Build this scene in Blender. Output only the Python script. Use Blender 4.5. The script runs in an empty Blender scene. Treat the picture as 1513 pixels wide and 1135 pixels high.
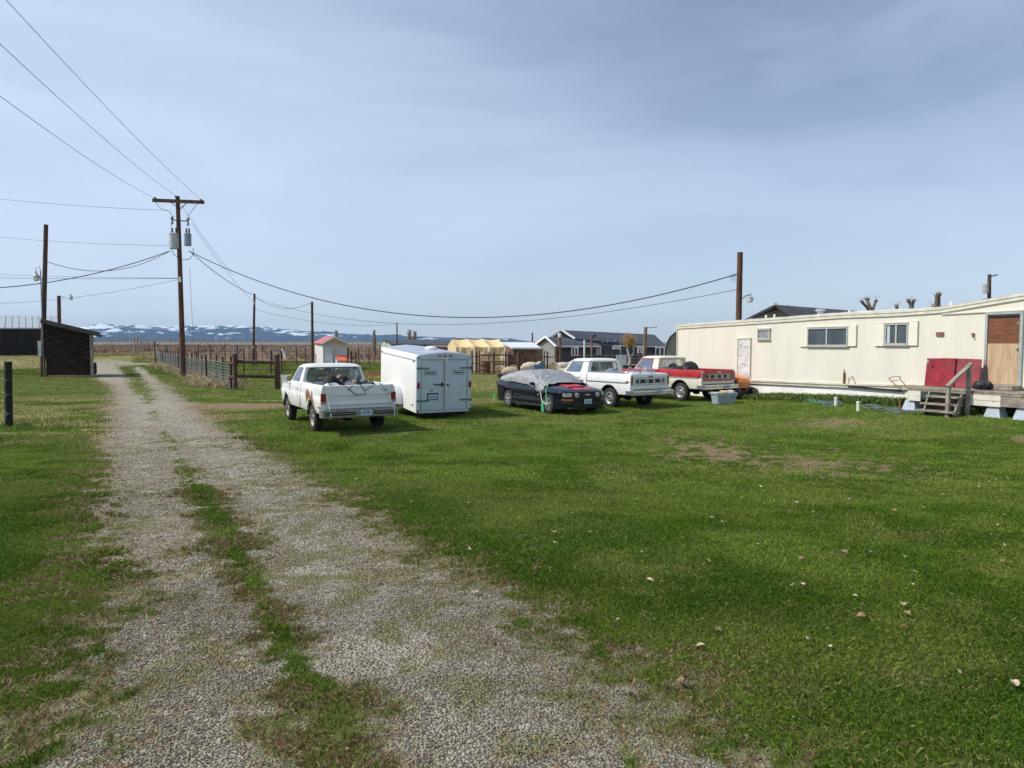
import bpy, math, random
import numpy as np
from mathutils import Vector, Matrix, noise as mnoise
R=math.radians; PI=math.pi
random.seed(7); rng=np.random.default_rng(11)
sc=bpy.context.scene; COL=sc.collection
# ---------------------------------------------------------------- camera geometry
CZ=2.3; F=1050.0; PIT=math.atan(57.5/F)
def ray(px,py):
    dx=(px-756.5)/F; dy=(567.5-py)/F
    return Vector((dx, math.cos(PIT)+dy*math.sin(PIT), -math.sin(PIT)+dy*math.cos(PIT)))
def at(px,py,Y):
    d=ray(px,py); t=Y/d.y
    return Vector((d.x*t, Y, CZ+d.z*t))
def sm(t):
    t=np.clip(t,0,1); return t*t*(3-2*t)
HX0,HY0=7.77,33.5; HU=np.array([6.13,-12.7])/math.hypot(6.13,12.7); HN=np.array([HU[1],-HU[0]])  # home axis, outward normal
def gz(x,y):
    x=np.asarray(x,float); y=np.asarray(y,float)
    z=0.62*(1-sm((y-4)/12.5))
    t=(x-HX0)*HU[0]+(y-HY0)*HU[1]; d=(x-HX0)*HN[0]+(y-HY0)*HN[1]
    z=z+0.36*sm((t-1)/11)*sm((5.5-d)/5)*sm((y-12)/7)*(1-sm((y-40)/20))
    z=z+1.0*sm((-x-42)/6)*sm((y-66)/20)*(1-sm((y-140)/60))
    z=z+0.0052*np.clip(y-170,0,3000)
    return z
def G(x,y): return float(gz(x,y))
def gp(px,py):
    z=0.3
    for i in range(40):
        d=ray(px,py); t=(z-CZ)/d.z; x,y=d.x*t,d.y*t; z=.5*z+.5*G(x,y)
    return Vector((x,y,G(x,y)))
def gx(px,Y):
    x=at(px,510,Y).x; return Vector((x,Y,G(x,Y)))
# ---------------------------------------------------------------- mesh builder
def rotm(rx=0,ry=0,rz=0): return Matrix.Rotation(rz,3,'Z')@Matrix.Rotation(ry,3,'Y')@Matrix.Rotation(rx,3,'X')
class MB:
    def __init__(s): s.v=[]; s.f=[]; s.m=[]
    def add(s,vs,fs,m=0):
        b=len(s.v); s.v+= [tuple(v) for v in vs]
        for f in fs: s.f.append(tuple(b+i for i in f)); s.m.append(m)
        return s
    def box(s,c,d,m=0,rot=None):
        c=Vector(c); hx,hy,hz=d[0]/2,d[1]/2,d[2]/2
        vs=[Vector((x,y,z)) for x in(-hx,hx) for y in(-hy,hy) for z in(-hz,hz)]
        if rot is not None: vs=[rot@v for v in vs]
        return s.add([c+v for v in vs],[(0,1,3,2),(4,6,7,5),(0,4,5,1),(2,3,7,6),(0,2,6,4),(1,5,7,3)],m)
    def bar(s,a,b,w,h=None,m=0,up=(0,0,1)):
        a=Vector(a); b=Vector(b); h=h or w; d=(b-a); L=d.length; d.normalize()
        u=Vector(up)
        if abs(d.dot(u))>.98: u=Vector((1,0,0)) 
        x=d.cross(u).normalized(); z=x.cross(d)
        vs=[]
        for p in(a,b):
            for sx,sz in((-1,-1),(1,-1),(1,1),(-1,1)): vs.append(p+x*sx*w/2+z*sz*h/2)
        return s.add(vs,[(3,2,1,0),(4,5,6,7),(0,1,5,4),(1,2,6,5),(2,3,7,6),(3,0,4,7)],m)
    def tube(s,pts,r,n=8,m=0,cap=True):
        pts=[Vector(p) for p in pts]; k=len(pts)
        rs=r if isinstance(r,(list,tuple)) else [r]*k
        vs=[]; up=None
        for i,p in enumerate(pts):
            d=(pts[min(i+1,k-1)]-pts[max(i-1,0)]).normalized()
            if up is None:
                up=Vector((0,0,1)) if abs(d.z)<.9 else Vector((1,0,0))
            x=d.cross(up)
            if x.length<1e-4: x=d.cross(Vector((0,1,0)))
            x.normalize(); y=x.cross(d).normalized(); up=y
            for j in range(n):
                a=2*PI*j/n; vs.append(p+(x*math.cos(a)+y*math.sin(a))*rs[i])
        fs=[]
        for i in range(k-1):
            for j in range(n):
                fs.append((i*n+j,i*n+(j+1)%n,(i+1)*n+(j+1)%n,(i+1)*n+j))
        if cap: fs.append(tuple(range(n-1,-1,-1))); fs.append(tuple((k-1)*n+j for j in range(n)))
        return s.add(vs,fs,m)
    def lathe(s,prof,o=(0,0,0),rot=None,n=24,m=0,a0=0,a1=2*PI):
        full=abs(a1-a0-2*PI)<1e-6; nn=n if full else n+1; vs=[]; o=Vector(o)
        for r,z in prof:
            for j in range(nn):
                a=a0+(a1-a0)*j/n; v=Vector((r*math.cos(a),r*math.sin(a),z))
                vs.append(o+(rot@v if rot is not None else v))
        fs=[]
        for i in range(len(prof)-1):
            for j in range(n):
                j2=(j+1)%nn
                fs.append((i*nn+j,i*nn+j2,(i+1)*nn+j2,(i+1)*nn+j))
        return s.add(vs,fs,m)
    def prism(s,poly,fn,m=0):
        """poly of 2-tuples; fn(a,b,side) -> point for side 0/1"""
        n=len(poly); vs=[fn(a,b,0) for a,b in poly]+[fn(a,b,1) for a,b in poly]
        fs=[tuple(range(n)),tuple(range(2*n-1,n-1,-1))]+[(i,i+n,(i+1)%n+n,(i+1)%n) for i in range(n)]
        return s.add(vs,fs,m)
    def grid(s,fn,nu,nv,m=0,wrap=False):
        vs=[fn(i/nu,j/nv) for i in range(nu+1) for j in range(nv+1)]
        fs=[(i*(nv+1)+j,(i+1)*(nv+1)+j,(i+1)*(nv+1)+j+1,i*(nv+1)+j+1) for i in range(nu) for j in range(nv)]
        return s.add(vs,fs,m)
    def blob(s,c,rad,n=14,jit=.15,fr=2.0,seed=0,m=0,flat=None):
        c=Vector(c); vs=[]; k=max(6,n//2)
        def P(th,ph):
            d=Vector((math.sin(th)*math.cos(ph),math.sin(th)*math.sin(ph),math.cos(th)))
            q=1+jit*mnoise.noise(d*fr+Vector((seed*3.1,seed*1.7,seed)))*2
            return c+Vector((d.x*rad[0],d.y*rad[1],d.z*rad[2]))*q
        vs=[P(PI*i/k,2*PI*j/n) for i in range(k+1) for j in range(n)]
        fs=[(i*n+j,(i+1)*n+j,(i+1)*n+(j+1)%n,i*n+(j+1)%n) for i in range(k) for j in range(n)]
        return s.add(vs,fs,m)
    def build(s,name,mats,parent=None,smooth=True,bevel=0,ang=38,world=False):
        me=bpy.data.meshes.new(name); me.from_pydata(s.v,[],s.f)
        if not isinstance(mats,(list,tuple)): mats=[mats]
        for q in mats: me.materials.append(q)
        me.polygons.foreach_set('material_index',s.m)
        import bmesh
        bm=bmesh.new(); bm.from_mesh(me)
        bmesh.ops.remove_doubles(bm,verts=bm.verts,dist=1e-5)
        bmesh.ops.recalc_face_normals(bm,faces=bm.faces); bm.to_mesh(me); bm.free()
        if smooth:
            me.polygons.foreach_set('use_smooth',[True]*len(me.polygons)); me.set_sharp_from_angle(angle=R(ang))
        me.update(); o=bpy.data.objects.new(name,me); COL.objects.link(o)
        if bevel:
            b=o.modifiers.new('bevel','BEVEL'); b.width=bevel; b.segments=2; b.limit_method='ANGLE'; b.angle_limit=R(40)
        if parent is not None: o.parent=parent
        return o
def tag(o,label=None,cat=None,group=None,kind=None):
    if label: o['label']=label
    if cat: o['category']=cat
    if group: o['group']=group
    if kind: o['kind']=kind
    return o
def thing(name,label,cat,loc=(0,0,0),rz=0,group=None,rx=0):
    o=bpy.data.objects.new(name,None); COL.objects.link(o); o.empty_display_size=.2
    o.location=loc; o.rotation_euler=(rx,0,rz); return tag(o,label,cat,group)
def dup(root,loc,rz=None,label=None,group=None,scale=None):
    def cp(o,p):
        c=o.copy(); COL.objects.link(c); c.parent=p
        for ch in [x for x in bpy.data.objects if x.parent==o]: cp(ch,c)
        return c
    r=cp(root,None); r.location=loc
    if rz is not None: r.rotation_euler=(0,0,rz)
    if label: r['label']=label
    if group: r['group']=group
    if scale: r.scale=(scale,)*3 if not isinstance(scale,(tuple,list)) else scale
    return r
def textmesh(name,txt,size,mat,parent,loc,rot,ext=.004,sx=1,font=None,spacing=1.0):
    cu=bpy.data.curves.new(name,'FONT'); cu.body=txt; cu.size=size; cu.extrude=ext; cu.offset=size*.02; cu.align_x='CENTER'; cu.align_y='CENTER'; cu.space_character=spacing
    tmp=bpy.data.objects.new(name+'_t',cu); COL.objects.link(tmp)
    dg=bpy.context.evaluated_depsgraph_get(); me=bpy.data.meshes.new_from_object(tmp.evaluated_get(dg))
    COL.objects.unlink(tmp); bpy.data.objects.remove(tmp); bpy.data.curves.remove(cu)
    me.materials.clear(); me.materials.append(mat)
    o=bpy.data.objects.new(name,me); COL.objects.link(o); o.parent=parent; o.location=loc; o.rotation_euler=rot; o.scale=(sx,1,1)
    return o
# ---------------------------------------------------------------- materials
def nt(name):
    m=bpy.data.materials.new(name); m.use_nodes=True; t=m.node_tree; b=t.nodes['Principled BSDF']; return m,t,b
def N(t,ty,**k):
    n=t.nodes.new(ty)
    for a,v in k.items():
        if a in n.inputs: n.inputs[a].default_value=v
        else: setattr(n,a,v)
    return n
def C4(c,f=1): return (min(1,c[0]*f),min(1,c[1]*f),min(1,c[2]*f),1)
def mixc(t,fac,a,b,blend='MIX'):
    n=t.nodes.new('ShaderNodeMix'); n.data_type='RGBA'; n.blend_type=blend
    for i,v in ((0,fac),(6,a),(7,b)):
        if isinstance(v,bpy.types.NodeSocket): t.links.new(v,n.inputs[i])
        else: n.inputs[i].default_value=v
    return n.outputs[2]
def noisef(t,vec,scale,detail=4,rough=.55,lo=.35,hi=.65,dist=0):
    n=N(t,'ShaderNodeTexNoise'); n.inputs['Scale'].default_value=scale; n.inputs['Detail'].default_value=detail; n.inputs['Roughness'].default_value=rough; n.inputs['Distortion'].default_value=dist
    t.links.new(vec,n.inputs['Vector'])
    r=N(t,'ShaderNodeMapRange'); r.inputs['From Min'].default_value=lo; r.inputs['From Max'].default_value=hi
    t.links.new(n.outputs['Fac'],r.inputs['Value']); return r.outputs['Result']
def coords(t,kind='Object',scale=(1,1,1)):
    tc=N(t,'ShaderNodeTexCoord'); mp=N(t,'ShaderNodeMapping'); mp.inputs['Scale'].default_value=scale
    t.links.new(tc.outputs[kind],mp.inputs['Vector']); return mp.outputs['Vector']
def pm(name,col,rough=.6,metal=0,var=.18,scale=3,bump=0,bscale=40,col2=None,cov=.6,c2scale=4,stretch=(1,1,1),spec=.5,soft=.06):
    m,t,b=nt(name); v=coords(t,'Object',stretch)
    c=mixc(t,noisef(t,v,scale,5),C4(col,1-var),C4(col,1+var))
    if col2 is not None:
        c=mixc(t,noisef(t,v,c2scale,6,.65,cov,cov+soft),c,C4(col2))
    t.links.new(c,b.inputs['Base Color'])
    b.inputs['Metallic'].default_value=metal; b.inputs['Specular IOR Level'].default_value=spec
    rr=N(t,'ShaderNodeMapRange'); t.links.new(noisef(t,v,scale*3,3),rr.inputs['Value']); rr.inputs['To Min'].default_value=max(.02,rough-.08); rr.inputs['To Max'].default_value=min(1,rough+.1)
    t.links.new(rr.outputs[0],b.inputs['Roughness'])
    if bump:
        bp=N(t,'ShaderNodeBump'); bp.inputs['Strength'].default_value=min(1,bump); bp.inputs['Distance'].default_value=.02*max(1,bump)
        t.links.new(noisef(t,v,bscale,4,.6,.2,.8),bp.inputs['Height']); t.links.new(bp.outputs[0],b.inputs['Normal'])
    return m
def ribbed(name,col,axis,freq,depth=.3,var=.08,rough=.5,metal=0,col2=None,cov=.62,c2scale=2,dirt=None,profile='SIN'):
    m,t,b=nt(name); v=coords(t)
    st=(1,1,.3) if axis!='Z' else (.3,.3,1)
    v2=coords(t,'Object',st)
    c=mixc(t,noisef(t,v2,1.6,5),C4(col,1-var),C4(col,1+var))
    if col2 is not None: c=mixc(t,noisef(t,v2,c2scale,6,.65,cov,cov+.1),c,C4(col2))
    t.links.new(c,b.inputs['Base Color']); b.inputs['Roughness'].default_value=rough; b.inputs['Metallic'].default_value=metal
    w=N(t,'ShaderNodeTexWave'); w.bands_direction=axis; w.wave_profile=profile; w.inputs['Scale'].default_value=freq; t.links.new(v,w.inputs['Vector'])
    bp=N(t,'ShaderNodeBump'); bp.inputs['Strength'].default_value=depth; bp.inputs['Distance'].default_value=.03; t.links.new(w.outputs['Fac'],bp.inputs['Height']); t.links.new(bp.outputs[0],b.inputs['Normal'])
    return m
def glassmat(name,tint=(.55,.62,.6),refl=.25,rough=.02):
    m,t,b=nt(name); t.nodes.remove(b); out=t.nodes['Material Output']
    tr=N(t,'ShaderNodeBsdfTransparent'); tr.inputs[0].default_value=C4(tint); gl=N(t,'ShaderNodeBsdfGlossy'); gl.inputs['Roughness'].default_value=rough; gl.inputs[0].default_value=(.9,.95,1,1)
    fr=N(t,'ShaderNodeFresnel'); fr.inputs[0].default_value=1.5; mr=N(t,'ShaderNodeMapRange'); mr.inputs['To Min'].default_value=refl*.15; mr.inputs['To Max'].default_value=.42
    t.links.new(fr.outputs[0],mr.inputs[0]); mx=N(t,'ShaderNodeMixShader'); t.links.new(mr.outputs[0],mx.inputs[0]); t.links.new(tr.outputs[0],mx.inputs[1]); t.links.new(gl.outputs[0],mx.inputs[2]); t.links.new(mx.outputs[0],out.inputs[0])
    return m
M={}
M['white_paint']=pm('white_paint',(.74,.74,.72),.35,0,.05,2,0,40,(.42,.36,.27),.70,3,soft=.2)
M['white_paint2']=pm('white_paint_clean',(.78,.78,.77),.3,0,.04,2)
M['red_paint']=pm('red_paint',(.38,.018,.02),.3,0,.12,2)
M['cream_paint']=pm('cream_paint',(.70,.66,.55),.35,0,.05,2)
M['black_paint']=pm('black_paint',(.006,.007,.014),.16,0,.2,3,spec=.6)
M['stripe_red']=pm('stripe_red',(.62,.02,.025),.3,0,.08,3)
M['rubber']=pm('rubber',(.022,.02,.019),.85,0,.3,12,.3,60,(.07,.055,.04),.55,5,soft=.2)
M['black_plastic']=pm('black_plastic',(.018,.018,.02),.5,0,.3,8)
M['dark']=pm('dark_underbody',(.012,.012,.012),.9,0,.3,6)
M['chrome']=pm('chrome',(.60,.61,.62),.34,.9,.10,3)
M['alloy']=pm('alloy',(.66,.67,.68),.3,.75,.1,8)
M['steelrim']=pm('painted_rim',(.50,.46,.38),.5,.1,.25,10,0,40,(.22,.12,.06),.6,12)
M['dull_chrome']=pm('dull_chrome',(.34,.35,.32),.38,.7,.2,6,0,40,(.25,.16,.09),.64,7)
M['glass']=glassmat('car_glass'); M['lens_red']=pm('lens_red',(.28,.012,.015),.15,0,.2,14)
M['lens_clear']=pm('lens_clear',(.42,.42,.38),.12,.2,.2,14); M['lens_amber']=pm('lens_amber',(.55,.20,.05),.2,0,.1,10)
M['plate']=pm('plate_white',(.50,.60,.72),.4,0,.08,18); M['ink_blue']=pm('ink_blue',(.02,.06,.22),.5); M['ink_black']=pm('ink_black',(.012,.012,.014),.5)
M['rust']=pm('rust',(.26,.11,.05),.85,0,.4,14,.4,60)
M['interior']=pm('interior',(.035,.035,.04),.8,0,.3,8); M['seat_blue']=pm('seat_fabric',(.09,.12,.17),.9)
M['tarp_silver']=pm('tarp_silver',(.36,.37,.38),.42,.35,.28,9,1.2,30)
M['strap_green']=pm('strap_green',(.12,.62,.30),.6); M['strap_white']=pm('strap_white',(.6,.6,.55),.7)
M['bag']=glassmat('plastic_bag',(.8,.83,.86),.8,.35)
M['white_plastic']=pm('white_plastic',(.72,.74,.76),.35,0,.06,5)
M['junk_dark']=pm('black_sheeting',(.012,.013,.018),.35,0,.4,6,.5,20)
M['trailer_side']=ribbed('trailer_side',(.78,.77,.73),'Y',1.3,.05,.03,.4)
M['trailer_rear_shaded']=pm('trailer_rear_shaded',(.54,.62,.70),.35,.0,.05,2,0,40,(.34,.38,.40),.66,2.5,soft=.25)  # white rear face, its bluish shade baked into the colour
M['trailer_roof']=pm('trailer_roof',(.50,.54,.60),.35,.5,.12,2)
M['alum']=pm('aluminium_trim',(.55,.58,.58),.4,.7,.1,6)
M['greenhinge']=pm('hinge_metal',(.10,.17,.16),.5,.4,.2,8)
M['home_wall']=ribbed('home_wall',(.73,.685,.58),'X',1.9,.10,.045,.6,0,(.66,.58,.45),.62,1.6)
M['home_trim']=pm('home_trim',(.70,.66,.55),.5,.1,.12,3,0,40,(.36,.32,.26),.60,5,soft=.2)
M['home_roof']=pm('home_roof',(.72,.71,.68),.6,.1,.1,1.5,0,40,(.35,.33,.30),.62,3)
M['skirt']=pm('skirt_panel',(.82,.80,.75),.7,0,.07,1.5,0,40,(.38,.30,.20),.66,2.2,soft=.15,stretch=(1,1,.5))
M['shutter']=ribbed('shutter',(.80,.75,.63),'Z',9,.25,.03,.6); M['window_frame']=pm('window_frame',(.50,.49,.45),.5,.3,.1,6)
M['pane']=pm('window_pane',(.07,.085,.10),.10,0,.25,1.0,stretch=(2,2,.3),spec=.6); M['pane_dim']=pm('frosted_pane',(.28,.30,.31),.35,0,.2,3)
M['curtain']=pm('curtain',(.50,.55,.58),.8,0,.2,6,stretch=(8,8,.3)); M['brown_plate']=pm('brown_plate',(.20,.11,.07),.7,0,.4,20)
def plywood():
    m,t,b=nt('plywood_door'); v=coords(t,'Object',(1.2,1.2,11)); tc=N(t,'ShaderNodeTexCoord'); sx=N(t,'ShaderNodeSeparateXYZ'); t.links.new(tc.outputs['Object'],sx.inputs[0])
    nz=noisef(t,v,2.2,7,.7,.3,.7); v2=coords(t,'Object',(9,9,1)); nz2=noisef(t,v2,1.5,5,.6,.3,.7)
    up=mixc(t,nz,(.07,.022,.010,1),(.27,.10,.045,1)); lo=mixc(t,nz2,(.40,.26,.14,1),(.58,.43,.28,1))
    st=N(t,'ShaderNodeMapRange'); st.inputs['From Min'].default_value=1.17; st.inputs['From Max'].default_value=1.185; t.links.new(sx.outputs['Z'],st.inputs[0])
    c=mixc(t,st.outputs[0],lo,up); t.links.new(c,b.inputs['Base Color']); b.inputs['Roughness'].default_value=.8; return m
M['plywood']=plywood()
M['old_white_door']=pm('peeling_door',(.66,.65,.62),.7,0,.1,3,.3,30,(.30,.24,.20),.54,9)
M['grey_wood']=pm('grey_wood',(.27,.235,.19),.85,0,.3,5,.4,40,(.16,.10,.06),.6,6,stretch=(1,1,1))
M['pole_wood']=pm('pole_wood',(.115,.052,.030),.9,0,.45,6,.5,30,(.035,.022,.018),.53,5,stretch=(2.5,2.5,.25))
M['post_wood']=pm('post_wood',(.018,.015,.014),.9,0,.45,10,.8,30,stretch=(2,2,.3))
M['shed_wood']=pm('shed_wood',(.023,.0135,.009),.95,0,.6,2.2,.7,12,(.11,.055,.025),.60,2.2,stretch=(.5,.5,4),spec=.1,soft=.12)
M['barn_wood']=pm('barn_wood',(.018,.014,.012),.95,0,.5,2,.3,10,stretch=(3,3,.3))
M['metal_roof']=ribbed('metal_roof',(.46,.50,.52),'X',.9,.3,.12,.45,.4)
M['shake']=pm('shed_roof',(.05,.042,.038),.9,0,.4,6,.6,20)
M['rust_pipe']=pm('rust_pipe',(.085,.040,.030),.8,.1,.35,5,.3,40)
M['wire']=pm('wire_metal',(.26,.27,.27),.5,.6,.2,8); M['cable']=pm('cable_black',(.03,.03,.035),.7)
M['grey_can']=pm('transformer_grey',(.42,.44,.44),.5,.1,.15,3,0,40,(.3,.2,.12),.68,4); M['grey_can2']=pm('transformer_blue_grey',(.24,.28,.33),.5,.1,.15,3)
M['ceramic']=pm('ceramic',(.10,.07,.06),.3); M['lamp_glass']=pm('lamp_glass',(.72,.74,.74),.2,0,.05,5)
M['house_shaded']=ribbed('house_siding_shaded',(.050,.062,.085),'Z',1.6,.6,.1,.7); M['house_lit']=ribbed('house_siding_lit',(.24,.24,.22),'Z',1.6,.6,.1,.7)  # one siding: shade put into the wall tone, sunlight into the gable tone
M['shingle']=pm('shingle',(.050,.054,.062),.9,0,.2,2,.5,8); M['shingle2']=pm('shingle_blue',(.055,.065,.085),.9,0,.2,2,.5,8)
M['trim_white']=pm('trim_white',(.78,.78,.77),.5,0,.04,5); M['olive_wall']=pm('olive_wall',(.26,.24,.20),.8,0,.12,1)
M['tarp_yellow']=pm('tarp_yellow',(.70,.53,.27),.6,0,.10,1.2,.5,3); M['roof_white']=ribbed('white_roof',(.74,.76,.76),'X',1.5,.3,.06,.5,.2)
M['brick_brown']=pm('brown_boards',(.20,.12,.08),.85,0,.4,2,0,40,(.30,.26,.22),.6,3,stretch=(3,3,.5)); M['pale_green']=pm('pale_green',(.50,.58,.44),.7)
M['play_white']=pm('playhouse_wall',(.70,.66,.66),.6,0,.06,2); M['play_roof']=pm('playhouse_roof',(.46,.12,.13),.6,0,.2,2,0,40,(.6,.5,.5),.6,5); M['orange_roof']=pm('orange_red_roof',(.68,.13,.07),.6,0,.15,3)
M['play_door']=pm('playhouse_door',(.50,.55,.60),.6); M['blue_plastic']=pm('blue_plastic',(.08,.20,.34),.5); M['barrel']=pm('rusty_barrel',(.13,.07,.05),.75,.3,.35,4)
M['wool']=pm('wool',(.50,.40,.28),.95,0,.25,10,1,22); M['wool_white']=pm('pale_wool',(.62,.55,.44),.95,0,.2,10,1,22); M['sheep_face']=pm('sheep_face',(.30,.22,.16),.9)
M['orange']=pm('orange_paint',(.62,.20,.07),.5,0,.18,4); M['tote']=pm('tote_grey',(.30,.36,.40),.5,0,.12,5); M['tote_lid']=pm('tote_lid',(.42,.45,.46),.5); M['yellow_cloth']=pm('yellow_cloth',(.70,.52,.16),.8); M['pink_cloth']=pm('lilac_cloth',(.45,.38,.44),.8)
M['red_sheet']=pm('red_metal_sheet',(.27,.010,.016),.42,.1,.25,2.5,0,40,(.20,.03,.035),.56,2,soft=.2); M['red_sheet_faded']=pm('faded_red_sheet',(.25,.035,.045),.6,.1,.2,2.5,0,40,(.16,.03,.04),.58,2,soft=.2)
M['pier_blue']=pm('pier_blue',(.42,.47,.53),.8,0,.1,4); M['deck_cream']=pm('deck_skirt',(.66,.62,.53),.8,0,.12,3,.2,20,(.35,.28,.2),.66,4)
M['dead_plant']=pm('dead_plant',(.36,.27,.15),.9,0,.3,8); M['bark']=pm('bark',(.17,.13,.10),.95,0,.4,5,.8,14,stretch=(1,1,.3)); M['bark_pale']=pm('pale_bark',(.38,.34,.28),.9,0,.3,5,.4,14); M['twig_gold']=pm('twig_gold',(.42,.28,.11),.9,0,.3,5)
M['hose_green']=pm('hose_green',(.05,.26,.17),.5); M['hose_grey']=pm('hose_grey',(.10,.14,.15),.6); M['pvc']=pm('pvc',(.78,.78,.72),.5)
HAZE=1.1e-4; SKYS=.10; SUNS=3.8; EXPO=0.18; CLOUD=(6.3,7.35,9.1,1)
# ---------------------------------------------------------------- ground masks
def hash2(ix,iy,s):
    h=(ix.astype(np.int64)*374761393+iy.astype(np.int64)*668265263+s*982451653)&0xffffffff
    h=((h^(h>>13))*1274126177)&0xffffffff; h=h^(h>>16); return (h&0xffff)/65535.0
def vn(x,y,s=0):
    ix=np.floor(x); iy=np.floor(y); fx=x-ix; fy=y-iy; fx=fx*fx*(3-2*fx); fy=fy*fy*(3-2*fy)
    a=hash2(ix,iy,s); b=hash2(ix+1,iy,s); c=hash2(ix,iy+1,s); d=hash2(ix+1,iy+1,s)
    return (a*(1-fx)+b*fx)*(1-fy)+(c*(1-fx)+d*fx)*fy
def fbm(x,y,sc_,s=0,o=4):
    r=0; a=.5; t=0
    for i in range(o):
        r=r+a*vn(x*sc_+i*17.3,y*sc_-i*9.1,s+i); t+=a; a*=.55; sc_=sc_*2.1
    return r/t
def edge(pts):
    P=[gp(*p) for p in pts]; P.sort(key=lambda p:p.y); return np.array([p.y for p in P]),np.array([p.x for p in P])
EL=edge([(130,1300),(128,1135),(138,1000),(143,900),(141,800),(147,720),(158,650),(168,600),(166,572),(120,548),(90,540),(60,535)])
ER=edge([(1200,1300),(1040,1135),(950,1060),(865,985),(770,920),(680,860),(565,790),(495,740),(435,695),(375,660),(315,625),(285,600),(264,585),(242,568),(218,547),(203,535),(192,529)])
ML=edge([(500,1300),(445,1135),(400,1060),(380,1000),(345,900),(285,800),(262,750),(250,715),(238,660),(215,620),(205,596),(193,575),(182,550),(170,540)])
MR=edge([(640,1300),(600,1135),(585,1060),(520,1000),(440,900),(400,825),(372,770),(335,730),(290,680),(262,640),(240,605),(232,585),(212,560),(196,543)])
GY0=gp(150,531).y
def masks(x,y):
    n1=fbm(x,y,1.1,1,5)-.5; n2=fbm(x,y,4.5,5,4)-.5; n3=fbm(x,y,.35,9,3)-.5; n4=fbm(x,y,13,15,2)-.5
    xl=np.interp(y,*EL); xr=np.interp(y,*ER)
    d=np.minimum(x-xl,xr-x)+ n1*.7+n2*.8+n4*.9
    w=np.where(y<14,.75,.45)
    grav=sm((d+w*.5)/w)*sm((GY0-y)/10+.5)
    ml=np.interp(y,*ML); mr=np.interp(y,*MR); mc=(ml+mr)/2; hw=(mr-ml)/2
    yy=np.interp(y,[2,5.6,6.6,8.2,9.5,13,22,30,34,50,60],[.92,.95,.98,1,.85,.30,.10,.55,1,1,.8])
    med=(1-np.abs(x-mc)/np.maximum(hw,.1))*.60+n1*1.0+n2*1.1+n4*1.0+(yy-1)*.75
    med=sm((med+.10)/.42)*(np.abs(x-mc)<hw*2)
    sparse=sm((fbm(x,y,5.5,31,4)-.47)/.12)*(.35+.65*sm((fbm(x,y,.5,41,2)-.38)/.25))*(y<18)*.9       # weeds in the gravel
    grav=grav*(1-med)
    # dirt
    dirt=0*x
    a,b=gp(275,594),gp(412,592); 
    bandc=np.interp(x,[-14.5,-9,-4,1,4],[26.0,27.0,28.5,30.0,31.5]); bs=np.interp(x,[-15.5,-13.5,-8,-3,2,4],[0,1,1,.5,.55,0])
    dirt=np.maximum(dirt,sm((1.9-np.abs(y-bandc)+n1*2.2)/.9)*bs)
    def ell(px0,px1,py0,py1,amt,nz=1.2):
        c=gp((px0+px1)/2,(py0+py1)/2); rx=abs(gp(px1,(py0+py1)/2).x-gp(px0,(py0+py1)/2).x)/2; ry=abs(gp((px0+px1)/2,py0).y-gp((px0+px1)/2,py1).y)/2
        q=1-np.sqrt(((x-c.x)/rx)**2+((y-c.y)/ry)**2)
        return sm((q+n2*nz*1.6+n4*nz*1.2-.12)/.3)*amt*(q>-.6)
    dirt=np.maximum(dirt,ell(980,1160,652,692,.95,2.0)); dirt=np.maximum(dirt,ell(1100,1320,664,706,.9,2.2)); dirt=np.maximum(dirt,ell(1160,1280,617,634,.8)); dirt=np.maximum(dirt,ell(1490,1540,640,660,.7))
    dirt=np.maximum(dirt,sm((1.6-np.abs(y-53)+n1*2)/1.0)*(x>-4)*(x<14)*.5)
    dirt=np.maximum(dirt,sm((y-55)/3)*sm((x+6)/4)*.85)
    # red brown dead weeds on the gravel margin
    edg=np.exp(-((d-.10)/.60)**2)*(y<45)
    dead=np.clip(sm((edg+n2*1.3-.42)/.3)*.8,0,1)
    em=np.exp(-((np.abs(x-mc)-hw)/.28)**2)*(y<20); dead=np.maximum(dead,sm((em+n2*1.6-.50)/.3)*.85); dead=np.maximum(dead,(np.abs(x-mc)<hw*1.1)*(y<16)*sm((n2*2+n1-.02)/.3)*.8)
    dry=sm((fbm(x,y,.55,21,4)-.50)/.2)*.20+sm((fbm(x,y,2.3,27,3)-.60)/.12)*.30
    left=sm((-x-6.8-.0*y)/3)*sm((y-14)/5)*sm((36-y)/8)
    dry=np.maximum(dry,left*sm((fbm(x,y*2.2,.45,61,3)-.43)/.12)*.9)
    dry=np.maximum(dry,sm((y-31)/8)*.42*sm((x+12)/6)+sm((y-31)/8)*.3); dry=np.maximum(dry,sm((-x-44)/5)*sm((y-60)/8)*(1-sm((y-120)/30))*(.85+.6*n1))
    dry=np.maximum(dry,sm((.9-np.abs(x-(-14.9-(y-36.6)*.567))+n1*1.6)/.7)*sm((y-36)/8)*.9)
    field=sm((y-88+(x*.12))/8)*sm((x+95)/10+.2*0)
    field=np.maximum(field,sm((y-150)/20))
    return grav,np.clip(dirt,0,1),np.clip(dry,0,1),dead,sparse,np.clip(field,0,1)
def axis(segs):
    out=[segs[0][0]]
    for a,b,st in segs:
        n=max(1,int(round((b-a)/st))); out+=list(a+(b-a)*(i+1)/n for i in range(n))
    return np.array(out)
ys=np.concatenate([axis([(-30,1.5,3),(1.5,12,.07),(12,22,.14),(22,60,.4),(60,130,1.5)]),130*np.geomspace(1.02,46,50)])
xs=axis([(-120,-40,4),(-40,-14,.6),(-14,-7,.2),(-7,7,.075),(7,14,.16),(14,40,.6),(40,120,4)])
xe=np.geomspace(150,9000,20); xs=np.concatenate([-xe[::-1],xs,xe])
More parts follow.
